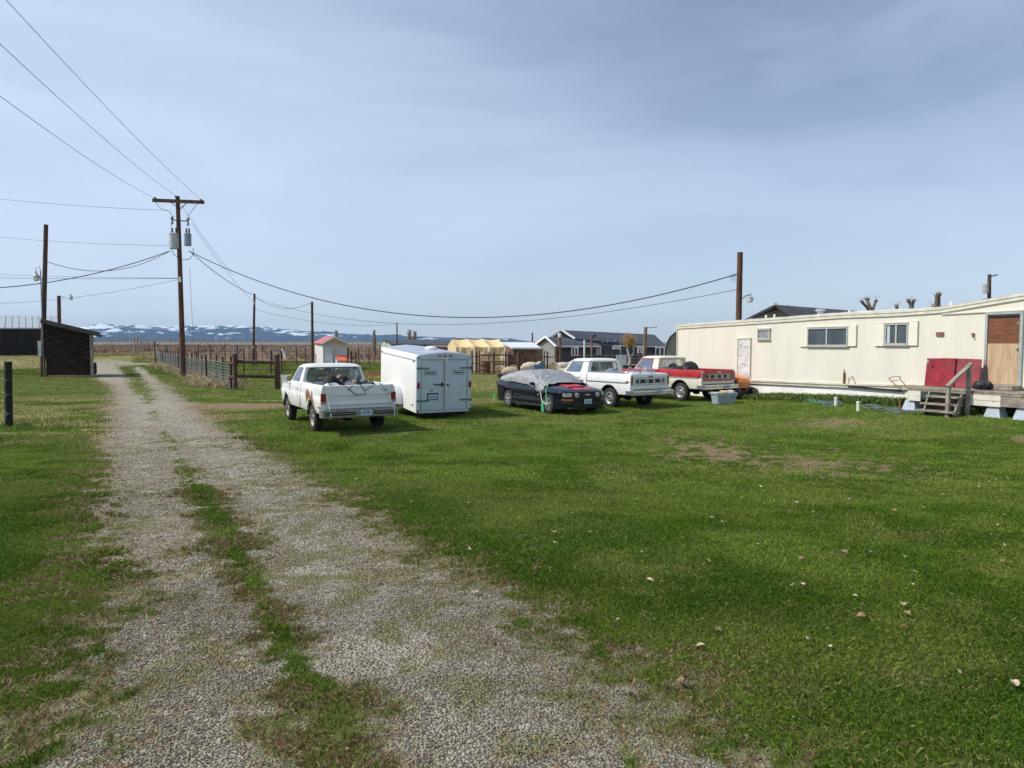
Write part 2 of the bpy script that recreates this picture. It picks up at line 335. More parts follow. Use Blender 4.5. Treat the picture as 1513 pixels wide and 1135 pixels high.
X,Y=np.meshgrid(xs,ys); Zg=gz(X,Y)+(fbm(X,Y,.8,3,3)-.5)*.05*(Y<60)
ny,nx=X.shape
me=bpy.data.meshes.new('ground'); me.vertices.add(nx*ny); me.vertices.foreach_set('co',np.stack([X,Y,Zg],-1).reshape(-1).astype(np.float32))
idx=np.arange(nx*ny).reshape(ny,nx); q=np.stack([idx[:-1,:-1],idx[:-1,1:],idx[1:,1:],idx[1:,:-1]],-1).reshape(-1)
nf=len(q)//4; me.loops.add(len(q)); me.loops.foreach_set('vertex_index',q.astype(np.int32)); me.polygons.add(nf); me.polygons.foreach_set('loop_start',np.arange(0,len(q),4,dtype=np.int32)); me.polygons.foreach_set('loop_total',np.full(nf,4,dtype=np.int32))
me.update(calc_edges=True); me.polygons.foreach_set('use_smooth',np.ones(nf,bool))
mk=masks(X.ravel(),Y.ravel())
for nm,a in zip(('gravel','dirt','dry','dead','sparse','field'),mk):
    at_=me.attributes.new(nm,'FLOAT','POINT'); at_.data.foreach_set('value',a.astype(np.float32))
ground=bpy.data.objects.new('ground',me); COL.objects.link(ground); tag(ground,kind='structure')
m,t,b=nt('ground_soil_grass_gravel'); me.materials.append(m)
tc=N(t,'ShaderNodeTexCoord'); vec=tc.outputs['Object']
def attr(n): a=N(t,'ShaderNodeAttribute'); a.attribute_name=n; return a.outputs['Fac']
def mul(a,bv):
    n=N(t,'ShaderNodeMath',operation='MULTIPLY'); t.links.new(a,n.inputs[0])
    if isinstance(bv,float): n.inputs[1].default_value=bv
    else: t.links.new(bv,n.inputs[1])
    return n.outputs[0]
fine=noisef(t,vec,38,4,.7,.3,.7); mid=noisef(t,vec,3.2,5,.6,.35,.65); big=noisef(t,vec,.42,4,.6,.35,.65); fine2=noisef(t,vec,9,5,.7,.3,.7)
gr=mixc(t,fine,(.052,.088,.013,1),(.125,.18,.034,1)); gr=mixc(t,mul(mid,.5),gr,(.14,.185,.032,1)); gr=mixc(t,mul(big,.45),gr,(.075,.14,.016,1))
dryc=mixc(t,fine2,(.26,.21,.09,1),(.42,.34,.18,1)); c=mixc(t,attr('dry'),gr,dryc)
dirtc=mixc(t,fine2,(.17,.11,.065,1),(.36,.27,.17,1)); c=mixc(t,attr('dirt'),c,dirtc)
vo=N(t,'ShaderNodeTexVoronoi'); vo.inputs['Scale'].default_value=60; t.links.new(vec,vo.inputs['Vector'])
hs=N(t,'ShaderNodeSeparateColor'); t.links.new(vo.outputs['Color'],hs.inputs[0])
gv=mixc(t,hs.outputs[0],(.20,.185,.155,1),(.50,.465,.385,1)); gv=mixc(t,mul(big,.55),gv,(.36,.30,.235,1)); gv=mixc(t,mul(fine2,.35),gv,(.30,.25,.18,1)); gv=mixc(t,mul(mid,.35),gv,(.44,.40,.33,1)); gv=mixc(t,attr('sparse'),gv,mixc(t,.6,gr,(.26,.22,.13,1)))
c=mixc(t,attr('gravel'),c,gv); dn=N(t,'ShaderNodeMath',operation='MULTIPLY',use_clamp=True); t.links.new(attr('dead'),dn.inputs[0]); t.links.new(noisef(t,vec,17,4,.7,.42,.6),dn.inputs[1]); c=mixc(t,dn.outputs[0],c,mixc(t,fine2,(.10,.055,.035,1),(.24,.16,.09,1)))
fld=mixc(t,fine2,(.18,.13,.09,1),(.28,.205,.14,1)); c=mixc(t,attr('field'),c,fld)
t.links.new(c,b.inputs['Base Color']); b.inputs['Roughness'].default_value=.95; b.inputs['Specular IOR Level'].default_value=.05
bp=N(t,'ShaderNodeBump'); bp.inputs['Strength'].default_value=.8; bp.inputs['Distance'].default_value=.025
hh=mixc(t,attr('gravel'),fine,vo.outputs['Distance']); t.links.new(hh,bp.inputs['Height']); t.links.new(bp.outputs[0],b.inputs['Normal'])
# ---------------------------------------------------------------- fast numpy meshes for blades and stones
def npmesh(name,co,faces_n,idx,cols,mat,label=None,cat=None,kind='stuff',parent=None):
    me=bpy.data.meshes.new(name); nv=len(co); me.vertices.add(nv); me.vertices.foreach_set('co',co.reshape(-1).astype(np.float32))
    nl=len(idx); nf=nl//faces_n; me.loops.add(nl); me.loops.foreach_set('vertex_index',idx.astype(np.int32)); me.polygons.add(nf)
    me.polygons.foreach_set('loop_start',np.arange(0,nl,faces_n,dtype=np.int32)); me.polygons.foreach_set('loop_total',np.full(nf,faces_n,dtype=np.int32)); me.update(calc_edges=True)
    ca=me.color_attributes.new('Col','FLOAT_COLOR','POINT'); c4=np.ones((nv,4),np.float32); c4[:,:3]=cols; ca.data.foreach_set('color',c4.ravel())
    me.materials.append(mat); o=bpy.data.objects.new(name,me); COL.objects.link(o); tag(o,label,cat,kind=kind)
    if parent: o.parent=parent
    return o
def attrmat(name,trans=.3,rough=.8):
    m,t,b=nt(name); a=N(t,'ShaderNodeAttribute'); a.attribute_name='Col'; t.links.new(a.outputs['Color'],b.inputs['Base Color']); b.inputs['Roughness'].default_value=rough; b.inputs['Specular IOR Level'].default_value=.05
    if trans:
        tr=N(t,'ShaderNodeBsdfTranslucent'); t.links.new(a.outputs['Color'],tr.inputs[0]); mx=N(t,'ShaderNodeMixShader'); mx.inputs[0].default_value=trans
        t.links.new(b.outputs[0],mx.inputs[1]); t.links.new(tr.outputs[0],mx.inputs[2]); t.links.new(mx.outputs[0],t.nodes['Material Output'].inputs[0])
    return m
M['blade']=attrmat('grass_blade'); M['stone']=attrmat('gravel_stone',0,.85)
def blades(x,y,h,w,cols,lean=.5,zoff=-.005,zb=None):
    n=len(x); z=gz(x,y)+(fbm(x,y,.8,3,3)-.5)*.05+zoff if zb is None else zb
    a=rng.uniform(0,2*PI,n); la=rng.uniform(0,2*PI,n); ln=h*rng.uniform(.1,lean,n)*1.4
    dx=np.cos(a)*w/2; dy=np.sin(a)*w/2
    co=np.zeros((n,4,3)); co[:,0]=np.stack([x-dx,y-dy,z],-1); co[:,1]=np.stack([x+dx,y+dy,z],-1)
    mx=x+np.cos(la)*ln*.35; my=y+np.sin(la)*ln*.35
    co[:,2]=np.stack([mx+dx*.7,my+dy*.7,z+h*.6],-1); co[:,3]=np.stack([x+np.cos(la)*ln,y+np.sin(la)*ln,z+h*rng.uniform(.75,1,n)],-1)
    b0=np.arange(n)*4; tri=np.stack([b0,b0+1,b0+2,b0,b0+2,b0+3],-1).reshape(-1)
    return co.reshape(-1,3),tri,np.repeat(cols,4,0)
def sample(n,y0,y1,xm=1.5,p=1.0):
    u=rng.uniform(0,1,n); y=y0+(y1-y0)*u**p; hw=.745*y+xm; x=rng.uniform(-1,1,n)*hw; k=rng.uniform(0,1,n)<(hw/(.745*y1+xm)); return x[k],y[k]
HB=[]
def home_inside(x,y):
    t_=(x-HX0)*HU[0]+(y-HY0)*HU[1]; d=(x-HX0)*HN[0]+(y-HY0)*HN[1]
    return (t_>-.2)&(d<.12)&(d>-4.2)
allc=[];alli=[];allk=[];base=0
def lawncol(x,y,dry,n):
    g=fbm(x,y,1.3,51,3); p=sm((g-.35)/.3)[:,None]
    st=np.clip(np.sin((x*.55+y*.83)*2.1+fbm(x,y,.6,55,2)*3),-1,1)[:,None]*.07
    bf=np.interp(y,[3,8,16,60],[1.32,1.42,1.6,1.5])[:,None]; c=(np.array([.064,.114,.012])*(1-p)+np.array([.126,.176,.029])*p)*bf
    c=c*(1+st)*rng.uniform(.6,1.45,(n,1))
    yl=(rng.uniform(0,1,n)<(.04+.22*sm((fbm(x,y,1.1,71,4)-.5)/.25)+.55*dry))[:,None]; c=np.where(yl,np.array([.30,.29,.10])*rng.uniform(.6,1.2,(n,1)),c)
    return c
for (n,y0,y1,h0,h1,w,p) in ((700000,2.1,5.2,.014,.040,.0024,.8),(620000,5.2,9.5,.018,.042,.0046,.8),(400000,9.5,17,.024,.048,.0095,.9),(280000,17,30,.03,.055,.018,.9),(330000,30,56,.035,.07,.026,.9)):
    ya=y0-.14*y0 if y0>3 else y0; yb=y1*1.14; x,y=sample(int(n*1.35*(yb-ya)/(y1-y0)),ya,yb,xm=3.6,p=p); gr_,di,dr,de,sp,fi=masks(x,y)
    lod=(sm((y-ya)/(.28*y0)) if y0>3 else 1.0)*(1-sm((y-y1*.86)/(.28*y1)))
    pr=np.clip(1-gr_*(1-.42*sp)-di*1.02-de*.35-.0,0,1)*(1-.45*dr)
    pr=np.maximum(pr,.012)*(fi<.5)
    k=(rng.uniform(0,1,len(x))<pr*lod)&~home_inside(x,y); x,y,dr,gr_=x[k],y[k],dr[k],gr_[k]; n=len(x)
    tall=1+.9*sm((fbm(x,y,.7,81,3)-.5)/.15)*sm((-x-1.2)/2)*(y<22)
    h=rng.uniform(h0,h1,n)*tall*(1-.45*gr_); c=lawncol(x,y,dr,n); de=de[k]; c=np.where((rng.uniform(0,1,n)<de*.75)[:,None],np.where(rng.uniform(0,1,(n,1))<.5,np.array([.21,.115,.065]),np.array([.42,.33,.20]))*rng.uniform(.6,1.3,(n,1)),c); yg=(rng.uniform(0,1,n)<gr_*.6)[:,None]; c=np.where(yg,np.array([.17,.20,.055])*rng.uniform(.6,1.2,(n,1)),c)
    co,tr,ck=blades(x,y,h,w*rng.uniform(.6,1.3,n),c,.7); allc.append(co); alli.append(tr+base); allk.append(ck); base+=len(co)
x=np.concatenate([rng.uniform(-80,-28,60000),rng.uniform(-46,10,120000)]); y=np.concatenate([rng.uniform(54,104,60000),rng.uniform(54,100,120000)]); gr_,di,dr,de,sp,fi=masks(x,y); k=(rng.uniform(0,1,180000)<(1-gr_)*(1-.8*di))&(fi<.5); x,y,dr=x[k],y[k],dr[k]; n=len(x)
co,tr,ck=blades(x,y,rng.uniform(.05,.16,n),np.full(n,.05),lawncol(x,y,dr*1.3,n)*.9,.8); allc.append(co); alli.append(tr+base); allk.append(ck); base+=len(co)
# rough uncut grass against the home and posts
def tuft(x,y,n,r,h,colA,colB,w=.012,lean=.5):
    global base
    xx=x+rng.normal(0,r,n); yy=y+rng.normal(0,r,n); u=rng.uniform(0,1,(n,1)); c=(np.array(colA)*(1-u)+np.array(colB)*u)*rng.uniform(.7,1.2,(n,1))
    co,tr,ck=blades(xx,yy,h*rng.uniform(.5,1.1,n),np.full(n,w),c,lean); allc.append(co); alli.append(tr+base); allk.append(ck); base+=len(co)
for i in range(260):
    t_=rng.uniform(3.6,16.5); d=.15+abs(rng.normal(0,.35)); x=HX0+HU[0]*t_+HN[0]*d; y=HY0+HU[1]*t_+HN[1]*d
    tuft(x,y,70,.16,.22+.12*rng.uniform(),(.07,.14,.03),(.22,.27,.08),.016)
for i in range(120):
    s=rng.uniform(0,1)**1.3; y=38+s*75; x=-14.6-(y-36.6)*.567+rng.normal(0,.7); tuft(x,y,50,.35,.45,(.40,.31,.18),(.55,.45,.30),.03+.0004*y,.8)
for px,py in ((64,557),(12,630),(120,559),(136,558),(271,556),(350,576),(613,612),(655,613),(690,611),(455,634),(574,632),(1330,604),(1400,606),(1460,604),(1490,604)):
    g_=gp(px,py); 
    for j in range(7): tuft(g_.x+rng.normal(0,.35),g_.y+rng.normal(0,.12),26,.10,.13,(.07,.13,.03),(.25,.25,.09),.014)
grass=npmesh('grass',np.concatenate(allc),3,np.concatenate(alli),np.concatenate(allk),M['blade'],'short green lawn grass with drier patches either side of the gravel tracks','grass')
# straw litter on the gravel edges
x,y=sample(60000,2.2,13); gr_,di,dr,de,sp,fi=masks(x,y); k=rng.uniform(0,1,len(x))<np.clip(de*.75+di*.3+gr_*.012+.006,0,1); x,y=x[k],y[k]; n=len(x)
z=gz(x,y)+(fbm(x,y,.8,3,3)-.5)*.05+.006; a=rng.uniform(0,2*PI,n); L=rng.uniform(.015,.06,n); w=.0009+.00035*y
dx,dy=np.cos(a)*L/2,np.sin(a)*L/2; ex,ey=-np.sin(a)*w,np.cos(a)*w; dz=rng.uniform(-.004,.015,n)
co=np.stack([np.stack([x-dx-ex,y-dy-ey,z],-1),np.stack([x-dx+ex,y-dy+ey,z],-1),np.stack([x+dx+ex,y+dy+ey,z+dz],-1),np.stack([x+dx-ex,y+dy-ey,z+dz],-1)],1).reshape(-1,3)
cc=np.where(rng.uniform(0,1,(n,1))<.45,np.array([.20,.095,.055]),np.array([.48,.38,.24]))*rng.uniform(.6,1.2,(n,1))
npmesh('straw_litter',co,4,np.arange(4*n),np.repeat(cc,4,0),M['blade'],'dead straw and brown weed litter along the gravel edges','litter')
# loose stones
S=[];I=[];K=[];bs_=0
for (n,y0,y1,s0,s1,p) in ((330000,2.1,5,.0024,.0068,.8),(230000,5,9,.004,.0095,.9),(120000,9,16,.008,.015,1),(110000,16,29,.011,.02,1)):
    x,y=sample(n,y0,y1,p=p); gr_,di,dr,de,sp,fi=masks(x,y); k=rng.uniform(0,1,len(x))<np.clip(gr_*(1-.5*sp),0,1)*(1-sm((y-20)/9))*(.35+.65*sm((fbm(x,y,1.4,91,4)-.40)/.18)); x,y=x[k],y[k]; n=len(x)
    z=gz(x,y)+(fbm(x,y,.8,3,3)-.5)*.05+.002; s=rng.uniform(s0,s1,n)*rng.choice([1,1,1,1.5],n); a=rng.uniform(0,2*PI,n)
    o6=np.array([[1,0,0],[0,1,0],[-1,0,0],[0,-1,0],[0,0,.62],[0,0,-.6]],float)[None]*s[:,None,None]*rng.uniform(.6,1.25,(n,6,1))
    ca,sa=np.cos(a)[:,None],np.sin(a)[:,None]; rx=o6[:,:,0]*ca-o6[:,:,1]*sa; ry=o6[:,:,0]*sa+o6[:,:,1]*ca
    rz=o6[:,:,2]+rx*rng.uniform(-.35,.35,(n,1)); co=np.stack([rx+x[:,None],ry+y[:,None],rz+z[:,None]],-1).reshape(-1,3)
    fc=np.array([0,1,4,1,2,4,2,3,4,3,0,4,1,0,5,2,1,5,3,2,5,0,3,5]); I.append((np.arange(n)[:,None]*6+fc[None]).ravel()+bs_); bs_+=len(co); S.append(co)
    g=(.11+.30*rng.uniform(0,1,(n,1))**1.4)*np.interp(y,[3,7,14],[.85,1.15,1.3])[:,None]; cc=g*np.where(rng.uniform(0,1,(n,1))<.30,np.array([1.0,1,.90]),np.array([1.12,1.0,.72])); K.append(np.repeat(cc,6,0))
npmesh('gravel',np.concatenate(S),3,np.concatenate(I),np.concatenate(K),M['stone'],'loose grey crushed stone covering the two wheel tracks','gravel')
# ---------------------------------------------------------------- far vine field
n=110000; u=rng.uniform(0,1,n); y=92/(1-u*.86); x=rng.uniform(-1,1,n)*(.80*y); row=2.6
k=(np.abs(x)<1e9); ang=.35; rx_=x*math.cos(ang)+y*math.sin(ang); rx2=np.round(rx_/row)*row+rng.normal(0,.22,n); al=-x*math.sin(ang)+y*math.cos(ang)
x=rx2*math.cos(ang)-al*math.sin(ang); y=rx2*math.sin(ang)+al*math.cos(ang); k=(y>90+rng.uniform(0,1,n)**.5*22)&(x<y*.06+8)&((x>-70)|(y>125)); x,y=x[k],y[k]; n=len(x)
zz=gz(x,y)+rng.uniform(0,.5,n); c=np.array([.32,.235,.17])*rng.uniform(.6,1.4,(n,1)); co,tr,ck=blades(x,y,rng.uniform(.5,1.25,n),.03+.00042*y,c,.7,zb=zz)
npmesh('vine_rows',co,3,tr,ck,M['blade'],'wide field of bare brown trellised vines below the snowy hills','vines')
# ---------------------------------------------------------------- vehicles
RX=Matrix.Rotation(R(90),3,'Y')   # lathe z -> local x
def wheel(parent,x,y,r,w,kind,side,cap='steel'):
    """side -1 left +1 right ; origin at hub"""
    o=MB(); h=w/2; rr=r*.60
    prof=[(rr,-h*.8),(rr+.02,-h),(r*.86,-h),(r*.965,-h*.8),(r,-h*.45),(r*.985,-h*.40),(r,-h*.3),(r,h*.3),(r*.985,h*.4),(r,h*.45),(r*.965,h*.8),(r*.86,h),(rr+.02,h),(rr,h*.8)]
    W=bpy.data.objects.new('wheel',None); COL.objects.link(W); W.parent=parent; W.location=(x,y,r-.02); W.empty_display_size=.1
    o.lathe(prof,rot=RX,n=32); o.build('tyre',M['rubber'],W)
    q=MB(); s=side; f=s*h*.9
    def P(rad,z): return (rad,z)
    mt=M['alloy'] if kind!='steel' else M['steelrim']
    if kind=='steel': q.lathe([(rr+.005,s*h*.9),(rr*.93,s*h*.92),(rr*.86,s*h*.5),(rr*.62,s*h*.35),(rr*.5,s*h*.55),(rr*.28,s*h*.62),(rr*.26,s*h*.9),(.001,s*h*.95)],rot=RX,n=28)
    elif kind=='slot':
        q.lathe([(rr+.005,s*h*.9),(rr*.93,s*h*.95),(rr*.87,s*h*.6),(rr*.8,s*h*.5),(rr*.4,s*h*.6),(rr*.33,s*h*.62),(rr*.30,s*h*1.0),(.001,s*h*1.02)],rot=RX,n=30)
    else:
        q.lathe([(rr+.005,s*h*.9),(rr*.95,s*h*.95),(rr*.9,s*h*.55),(rr*.88,s*-h*.2)],rot=RX,n=30)
        for k in range(5):
            a=2*PI*k/5+.3
            for da,rb in ((-.13,.9),(.13,.9)):
                q.bar((s*h*.72,0.02*math.cos(a),0.02*math.sin(a)),(s*h*.80,rr*rb*math.cos(a+da),rr*rb*math.sin(a+da)),.036,.03)
        q.lathe([(rr*.26,s*h*.6),(rr*.24,s*h*.95),(.001,s*h*1.0)],rot=RX,n=20)
    d=MB()
    if kind=='mag': d.lathe([(rr*.88,s*h*.1),(.001,s*h*.1)],rot=RX,n=24)
    else:
        for k in range(8 if kind=='steel' else 5):
            a=2*PI*k/(8 if kind=='steel' else 5); ra=rr*(.70 if kind=='steel' else .60); c=(s*h*(.47 if kind=='steel' else .60),ra*math.cos(a),ra*math.sin(a))
            d.lathe([(.001,s*.008),(rr*(.085 if kind=='steel' else .15),s*.008),(rr*.08,-s*.004)],o=c,rot=RX,n=10)
        d.lathe([(rr*.2,s*h*.96),(rr*.12,s*h*1.06),(.001,s*h*1.06)],rot=RX,n=14)
    if kind=='mag': d.build('brake_disc',M['dark'],W)
    else:
        b0=len(q.v); q.v+=d.v; q.f+=[tuple(b0+i for i in f_) for f_ in d.f]; q.m+=[1]*len(d.f)
    q.build('rim',[mt,M['dark']],W)
def lerp(a,b,t): return [a[i]*(1-t)+b[i]*t for i in range(len(a))]
def loft(mb,stations,m=0,mirror=True,mats=None):
    """stations: list of lists of (x,y,z) for the right half from bottom outside to centre"""
    k=len(stations[0])
    for sgn in (1,-1):
        vs=[(p[0]*sgn,p[1],p[2]) for s in stations for p in s]
        fs=[];ms=[]
        for i in range(len(stations)-1):
            for j in range(k-1):
                fs.append((i*k+j,(i+1)*k+j,(i+1)*k+j+1,i*k+j+1)); ms.append(mats(j) if mats else m)
        b=len(mb.v); mb.v+=vs
        for f,mm in zip(fs,ms): mb.f.append(tuple(b+i for i in f)); mb.m.append(mm)
def archz(y,axles,ra,zc,flat=1.0):
    z=-9
    for a in axles:
        if abs(y-a)<ra: z=max(z,zc+flat*math.sqrt(ra*ra-(y-a)**2))
    return z
def arch_stations(y0,y1,axles,ra,step=.12):
    s=set([y0,y1]); n=max(1,int((y1-y0)/step))
    for i in range(n+1): s.add(round(y0+(y1-y0)*i/n,4))
    for a in axles:
        for i in range(17):
            yy=a-ra*math.cos(PI*i/16)
            if y0<yy<y1: s.add(round(yy,4))
        for e in (a-ra-.001,a+ra+.001):
            if y0<e<y1: s.add(round(e,4))
    return sorted(s)
def framed(mb,quad,hole,cr=.12,m=0,n=6,glass=None,gm=0,inset=.012,gasket=None):
    """quad corners: bl,br,tr,tl (3D). hole (u0,u1,v0,v1[,ushift at top for left])"""
    A,B,C,D=[Vector(p) for p in quad]
    def P(u,v): return (A*(1-u)+B*u)*(1-v)+(D*(1-u)+C*u)*v
    nrm=(B-A).cross(D-A).normalized()
    u0,u1,v0,v1=hole[:4]; ring=[];out=[]
    wu=(B-A).length; hv=(D-A).length; cu=cr/wu; cv=cr/hv
    for (cx,cy,a0,ox,oy) in ((u1-cu,v1-cv,0,1,1),(u0+cu,v1-cv,90,0,1),(u0+cu,v0+cv,180,0,0),(u1-cu,v0+cv,270,1,0)):
        for i in range(n+1):
            a=R(a0+90*i/n); ring.append((cx+cu*math.cos(a),cy+cv*math.sin(a)))
            tt=i/n
            if a0==0: out.append((1,1) if True else 0)
            elif a0==90: out.append((0,1))
            elif a0==180: out.append((0,0))
            else: out.append((1,0))
    L=len(ring); vs=[P(*r) for r in ring]+[P(*r) for r in out]+[P(*r)-nrm*inset for r in ring]
    fs=[(i,(i+1)%L,L+(i+1)%L,L+i) for i in range(L)]
    fs2=[(i,(i+1)%L,2*L+(i+1)%L,2*L+i) for i in range(L)]
    mb.add(vs,fs+fs2,m)
    if glass is not None: glass.add([P(*r)-nrm*inset*.9 for r in ring],[tuple(range(L))],gm)
    if gasket is not None: gasket.tube([P(*r)+nrm*.002 for r in ring]+[P(*ring[0])+nrm*.002],.011,5,cap=False)
def pickup(name,label,loc,rz,style,paint,upper,rim,wb,bed,label_group=None,rearglass=True):
    T=thing(name,label,'pickup truck',loc,rz,'old pickup trucks parked on the lawn')
    L=5.25; yc0=bed+.05; yc1=yc0+1.42; ra=1.12; fa=ra+wb; L=fa+.85; W=.99
    mats=[paint,upper,M['dark'],M['rust']]
    zt=1.26; zs=.52; belt=1.24
    ford=style=='ford'
    if ford: prof=[(.955,zs),(.985,.66),(.99,.90),(.985,.925),(.972,.945),(.985,.965),(.982,1.06),(.965,1.17),(.945,1.235)]
    else: prof=[(.945,zs),(.985,.62),(1.0,.80),(1.005,.93),(.985,.965),(.985,1.0),(.985,1.08),(.965,1.19),(.94,1.245)]
    AR=.49; ZC=.40
    def outer(y,f=1.0,dz=0,capz=9):
        a=archz(y,(ra,fa),AR,ZC,.93)
        return [(p[0]*f,y,min(max(p[1]+dz*(p[1]>1),a),capz)) for p in prof]
    def mm(j):
        return 1 if (ford and upper is not paint and j>=5) else 0
    b=MB()
    st=[]
    for y in arch_stations(.0,bed,(ra,),AR):
        o=outer(y); st.append(o+[(.93,y,1.262),(.885,y,1.262),(.87,y,1.25),(.86,y,.80),(0,y,.80)])
    loft(b,st,mats=mm)
    st=[]
    for y in arch_stations(bed+.03,yc1,(),AR):
        o=outer(y); st.append(o+[(.90,y,1.25),(.87,y,1.22),(.86,y,1.0),(.5,y,1.0),(0,y,1.0)])
    loft(b,st,mats=mm)
    st=[]
    for y in arch_stations(yc1+.008,L,(fa,),AR):
        t=(y-yc1)/(L-yc1); f=1-.05*t*t; o=outer(y,f,-.06*t,1.2-.05*t)
        st.append(o+[(.90*f,y,1.205-.06*t),(.80*f,y,1.20-.06*t),(.72*f,y,1.215-.06*t),(.4*f,y,1.235-.07*t),(0,y,1.24-.07*t)])
    loft(b,st,mats=mm)
    # nose
    s=st[-1]; nose=[(p[0],p[1]+.04,p[2]) for p in s]+[(0,L+.04,.5)]
    for sg in (1,-1): b.add([(p[0]*sg,p[1],p[2]) for p in nose],[tuple(range(len(nose)))],0)
    # rear corner closings
    for sg in (1,-1):
        o=outer(0)
        vs=[(p[0]*sg,0,p[2]) for p in o]+[(.86*sg,0,p[2]) for p in o]; k=len(o)
        b.add(vs,[(i,i+1,k+i+1,k+i) for i in range(k-1)],0)
        b.add([(.93*sg,0,1.262),(.86*sg,0,1.262),(.86*sg,0,1.235),(o[-1][0]*sg,0,o[-1][2])],[(0,1,2,3)],1 if ford else 0)
    # bed front wall
    b.box((0,bed+.005,1.03),(1.76,.03,.46),0)
    B=b.build('body',mats,T,ang=32)
    # underbody and wheel liners
    u=MB(); u.box((0,L/2,.60),(1.5,L-.3,.26),0); u.box((0,ra,.38),(1.5,.12,.12)); u.box((0,fa,.38),(1.5,.12,.12)); u.lathe([(.001,-.16),(.14,-.12),(.14,.12),(.001,.16)],o=(0,ra,.38),n=12)
    for a in (ra,fa):
        for sg in (1,-1):
            vs=[];fs=[]
            for i in range(13):
                an=PI*i/12; y=a-(AR+.01)*math.cos(an); z=ZC+(AR*.93+.01)*math.sin(an)
                vs+= [(.97*sg,y,z),(.60*sg,y,z)]
            for i in range(12): fs.append((2*i,2*i+1,2*i+3,2*i+2))
            u.add(vs,fs)
    if ford: pass
    u.build('underbody',M['dark'],T)
    if not ford:
        u=MB(); u.tube([(-.55,ra+.3,.34),(-.5,-.1,.36)],.03); u.build('exhaust_pipe',M['rust'],T)
    for sg in (-1,1):
        for a in (ra,fa): wheel(T,sg*.84,a,.375,.24 if ford or a==ra else .22,rim,sg)
    # greenhouse
    cab=MB(); gl={'rear_window':MB(),'side_window':MB(),'windshield':MB()}; gk=MB()
    y0,y1=yc0,yc1; zb=1.235; zr=1.70 if not ford else 1.70
    bx=.925; tx=.79 if not ford else .77; yt0=y0+(.07 if not ford else .05); yt1=y1-(.50 if not ford else .33)
    um=1 if True else 0
    cm=[upper if ford else paint]
    framed(cab,[(-bx,y0,zb),(bx,y0,zb),(tx,yt0,zr),(-tx,yt0,zr)],((.055,.945,.09,.90) if not ford else (.10,.90,.14,.88)),.10,0,glass=gl['rear_window'],gasket=gk)
    for sg in (-1,1):
        q=[(bx*sg,y0,zb),(bx*sg,y1,zb),(tx*sg,yt1,zr),(tx*sg,yt0,zr)]
        if sg==-1:
            q=[(bx*sg,y1,zb),(bx*sg,y0,zb),(tx*sg,yt0,zr),(tx*sg,yt1,zr)]; hole=(.07,.72,.04,.90)
        else: hole=(.28,.93,.04,.90)
        g=MB(); framed(cab,q,hole,.05,0,glass=g,gasket=None)
        g.build('side_window',M['glass'],T,smooth=False)
        if ford:  # vent-window bar
            A=Vector((bx*sg,y1-.36,zb)); C=Vector((tx*sg*1.02,yt1-.04,zr-.06)); cab.bar(A+Vector((sg*.004,0,0)),(A*.25+C*.75)+Vector((sg*.004,-.05,0)),.018,.018)
    framed(cab,[(bx,y1,zb),(-bx,y1,zb),(-tx,yt1,zr),(tx,yt1,zr)],(.06,.94,.06,.93),.08,0,glass=gl['windshield'])
    for a_,b_ in (((bx,y0,zb),(tx,yt0,zr)),((bx,y1,zb),(tx,yt1,zr))):
        for sg in (-1,1): cab.tube([(a_[0]*sg-.02*sg,a_[1]+(.02 if a_[1]==y0 else -.02),a_[2]-.02),(b_[0]*sg-.025*sg,b_[1]+(.03 if a_[1]==y0 else -.03),b_[2]-.035)],.035,8)
    def rf(u_,v_):
        u2=u_*2-1; v2=v_*2-1; x=tx*1.02*u2; y=(yt0+yt1)/2+(yt1-yt0+.10)/2*v2
        e=max(0,(1-abs(u2)**6))*max(0,(1-abs(v2)**6)); return (x,y,zr-.03+(.095 if not ford else .115)*(e**.45))
    cab.grid(rf,16,12,0)
    if ford: 
        cab.bar((-.78,yt0-.035,zr-.005),(.78,yt0-.035,zr-.005),.03,.02,0)
        for sg in (-1,1): cab.bar((tx*1.03*sg,yt0-.02,zr-.01),(tx*1.03*sg,yt1+.02,zr-.01),.02,.018,0)
    cab.build('cab_roof',[upper if not ford else (paint if paint is not M['cream_paint'] else M['cream_paint'])],T,ang=40)
    gl['rear_window'].build('rear_window',M['glass'],T,smooth=False); gl['windshield'].build('windshield',M['glass'],T,smooth=False)
    gk.build('window_gasket',M['ink_black'] if not ford else M['dull_chrome'],T)
    if ford and paint is M['cream_paint']:   # red door frame
        f=MB(); g0=MB()
        for sg in (-1,1):
            f.tube([(sg*(bx+.004),y1-.02,zb),(sg*(tx+.008),yt1-.0,zr-.03),(sg*(tx+.008),yt0+.34,zr-.03),(sg*(bx+.004),y0+.36,zb)],.024,6)
        f.build('door_frame',upper if upper is not paint else M['red_paint'],T)
    # interior
    it=MB(); it.box((0,y0+.42,1.08),(1.6,.16,.42),0,rotm(R(8))); it.box((0,y0+.2,.99),(1.72,.3,.03)); it.box((0,y1-.12,1.17),(1.66,.22,.12)); it.tube([(0,yt1-.1,zr-.06),(0,yt1-.12,zr-.12)],.01); it.box((0,yt1-.13,zr-.13),(.22,.02,.07))
    it.build('seat',M['interior'],T,bevel=.02)
    sw=MB(); c=Vector((-.42,y1-.36,1.24)); rr=rotm(R(62)); sw.tube([c+rr@Vector((.20*math.cos(a),.20*math.sin(a),0)) for a in np.linspace(0,2*PI,25)],.013,6,cap=False); sw.bar(c,c+Vector((0,.3,-.12)),.03); sw.bar(c+Vector((-.19,0,0)),c+Vector((.19,0,0)),.025,.012); sw.build('steering_wheel',M['ink_black'],T)
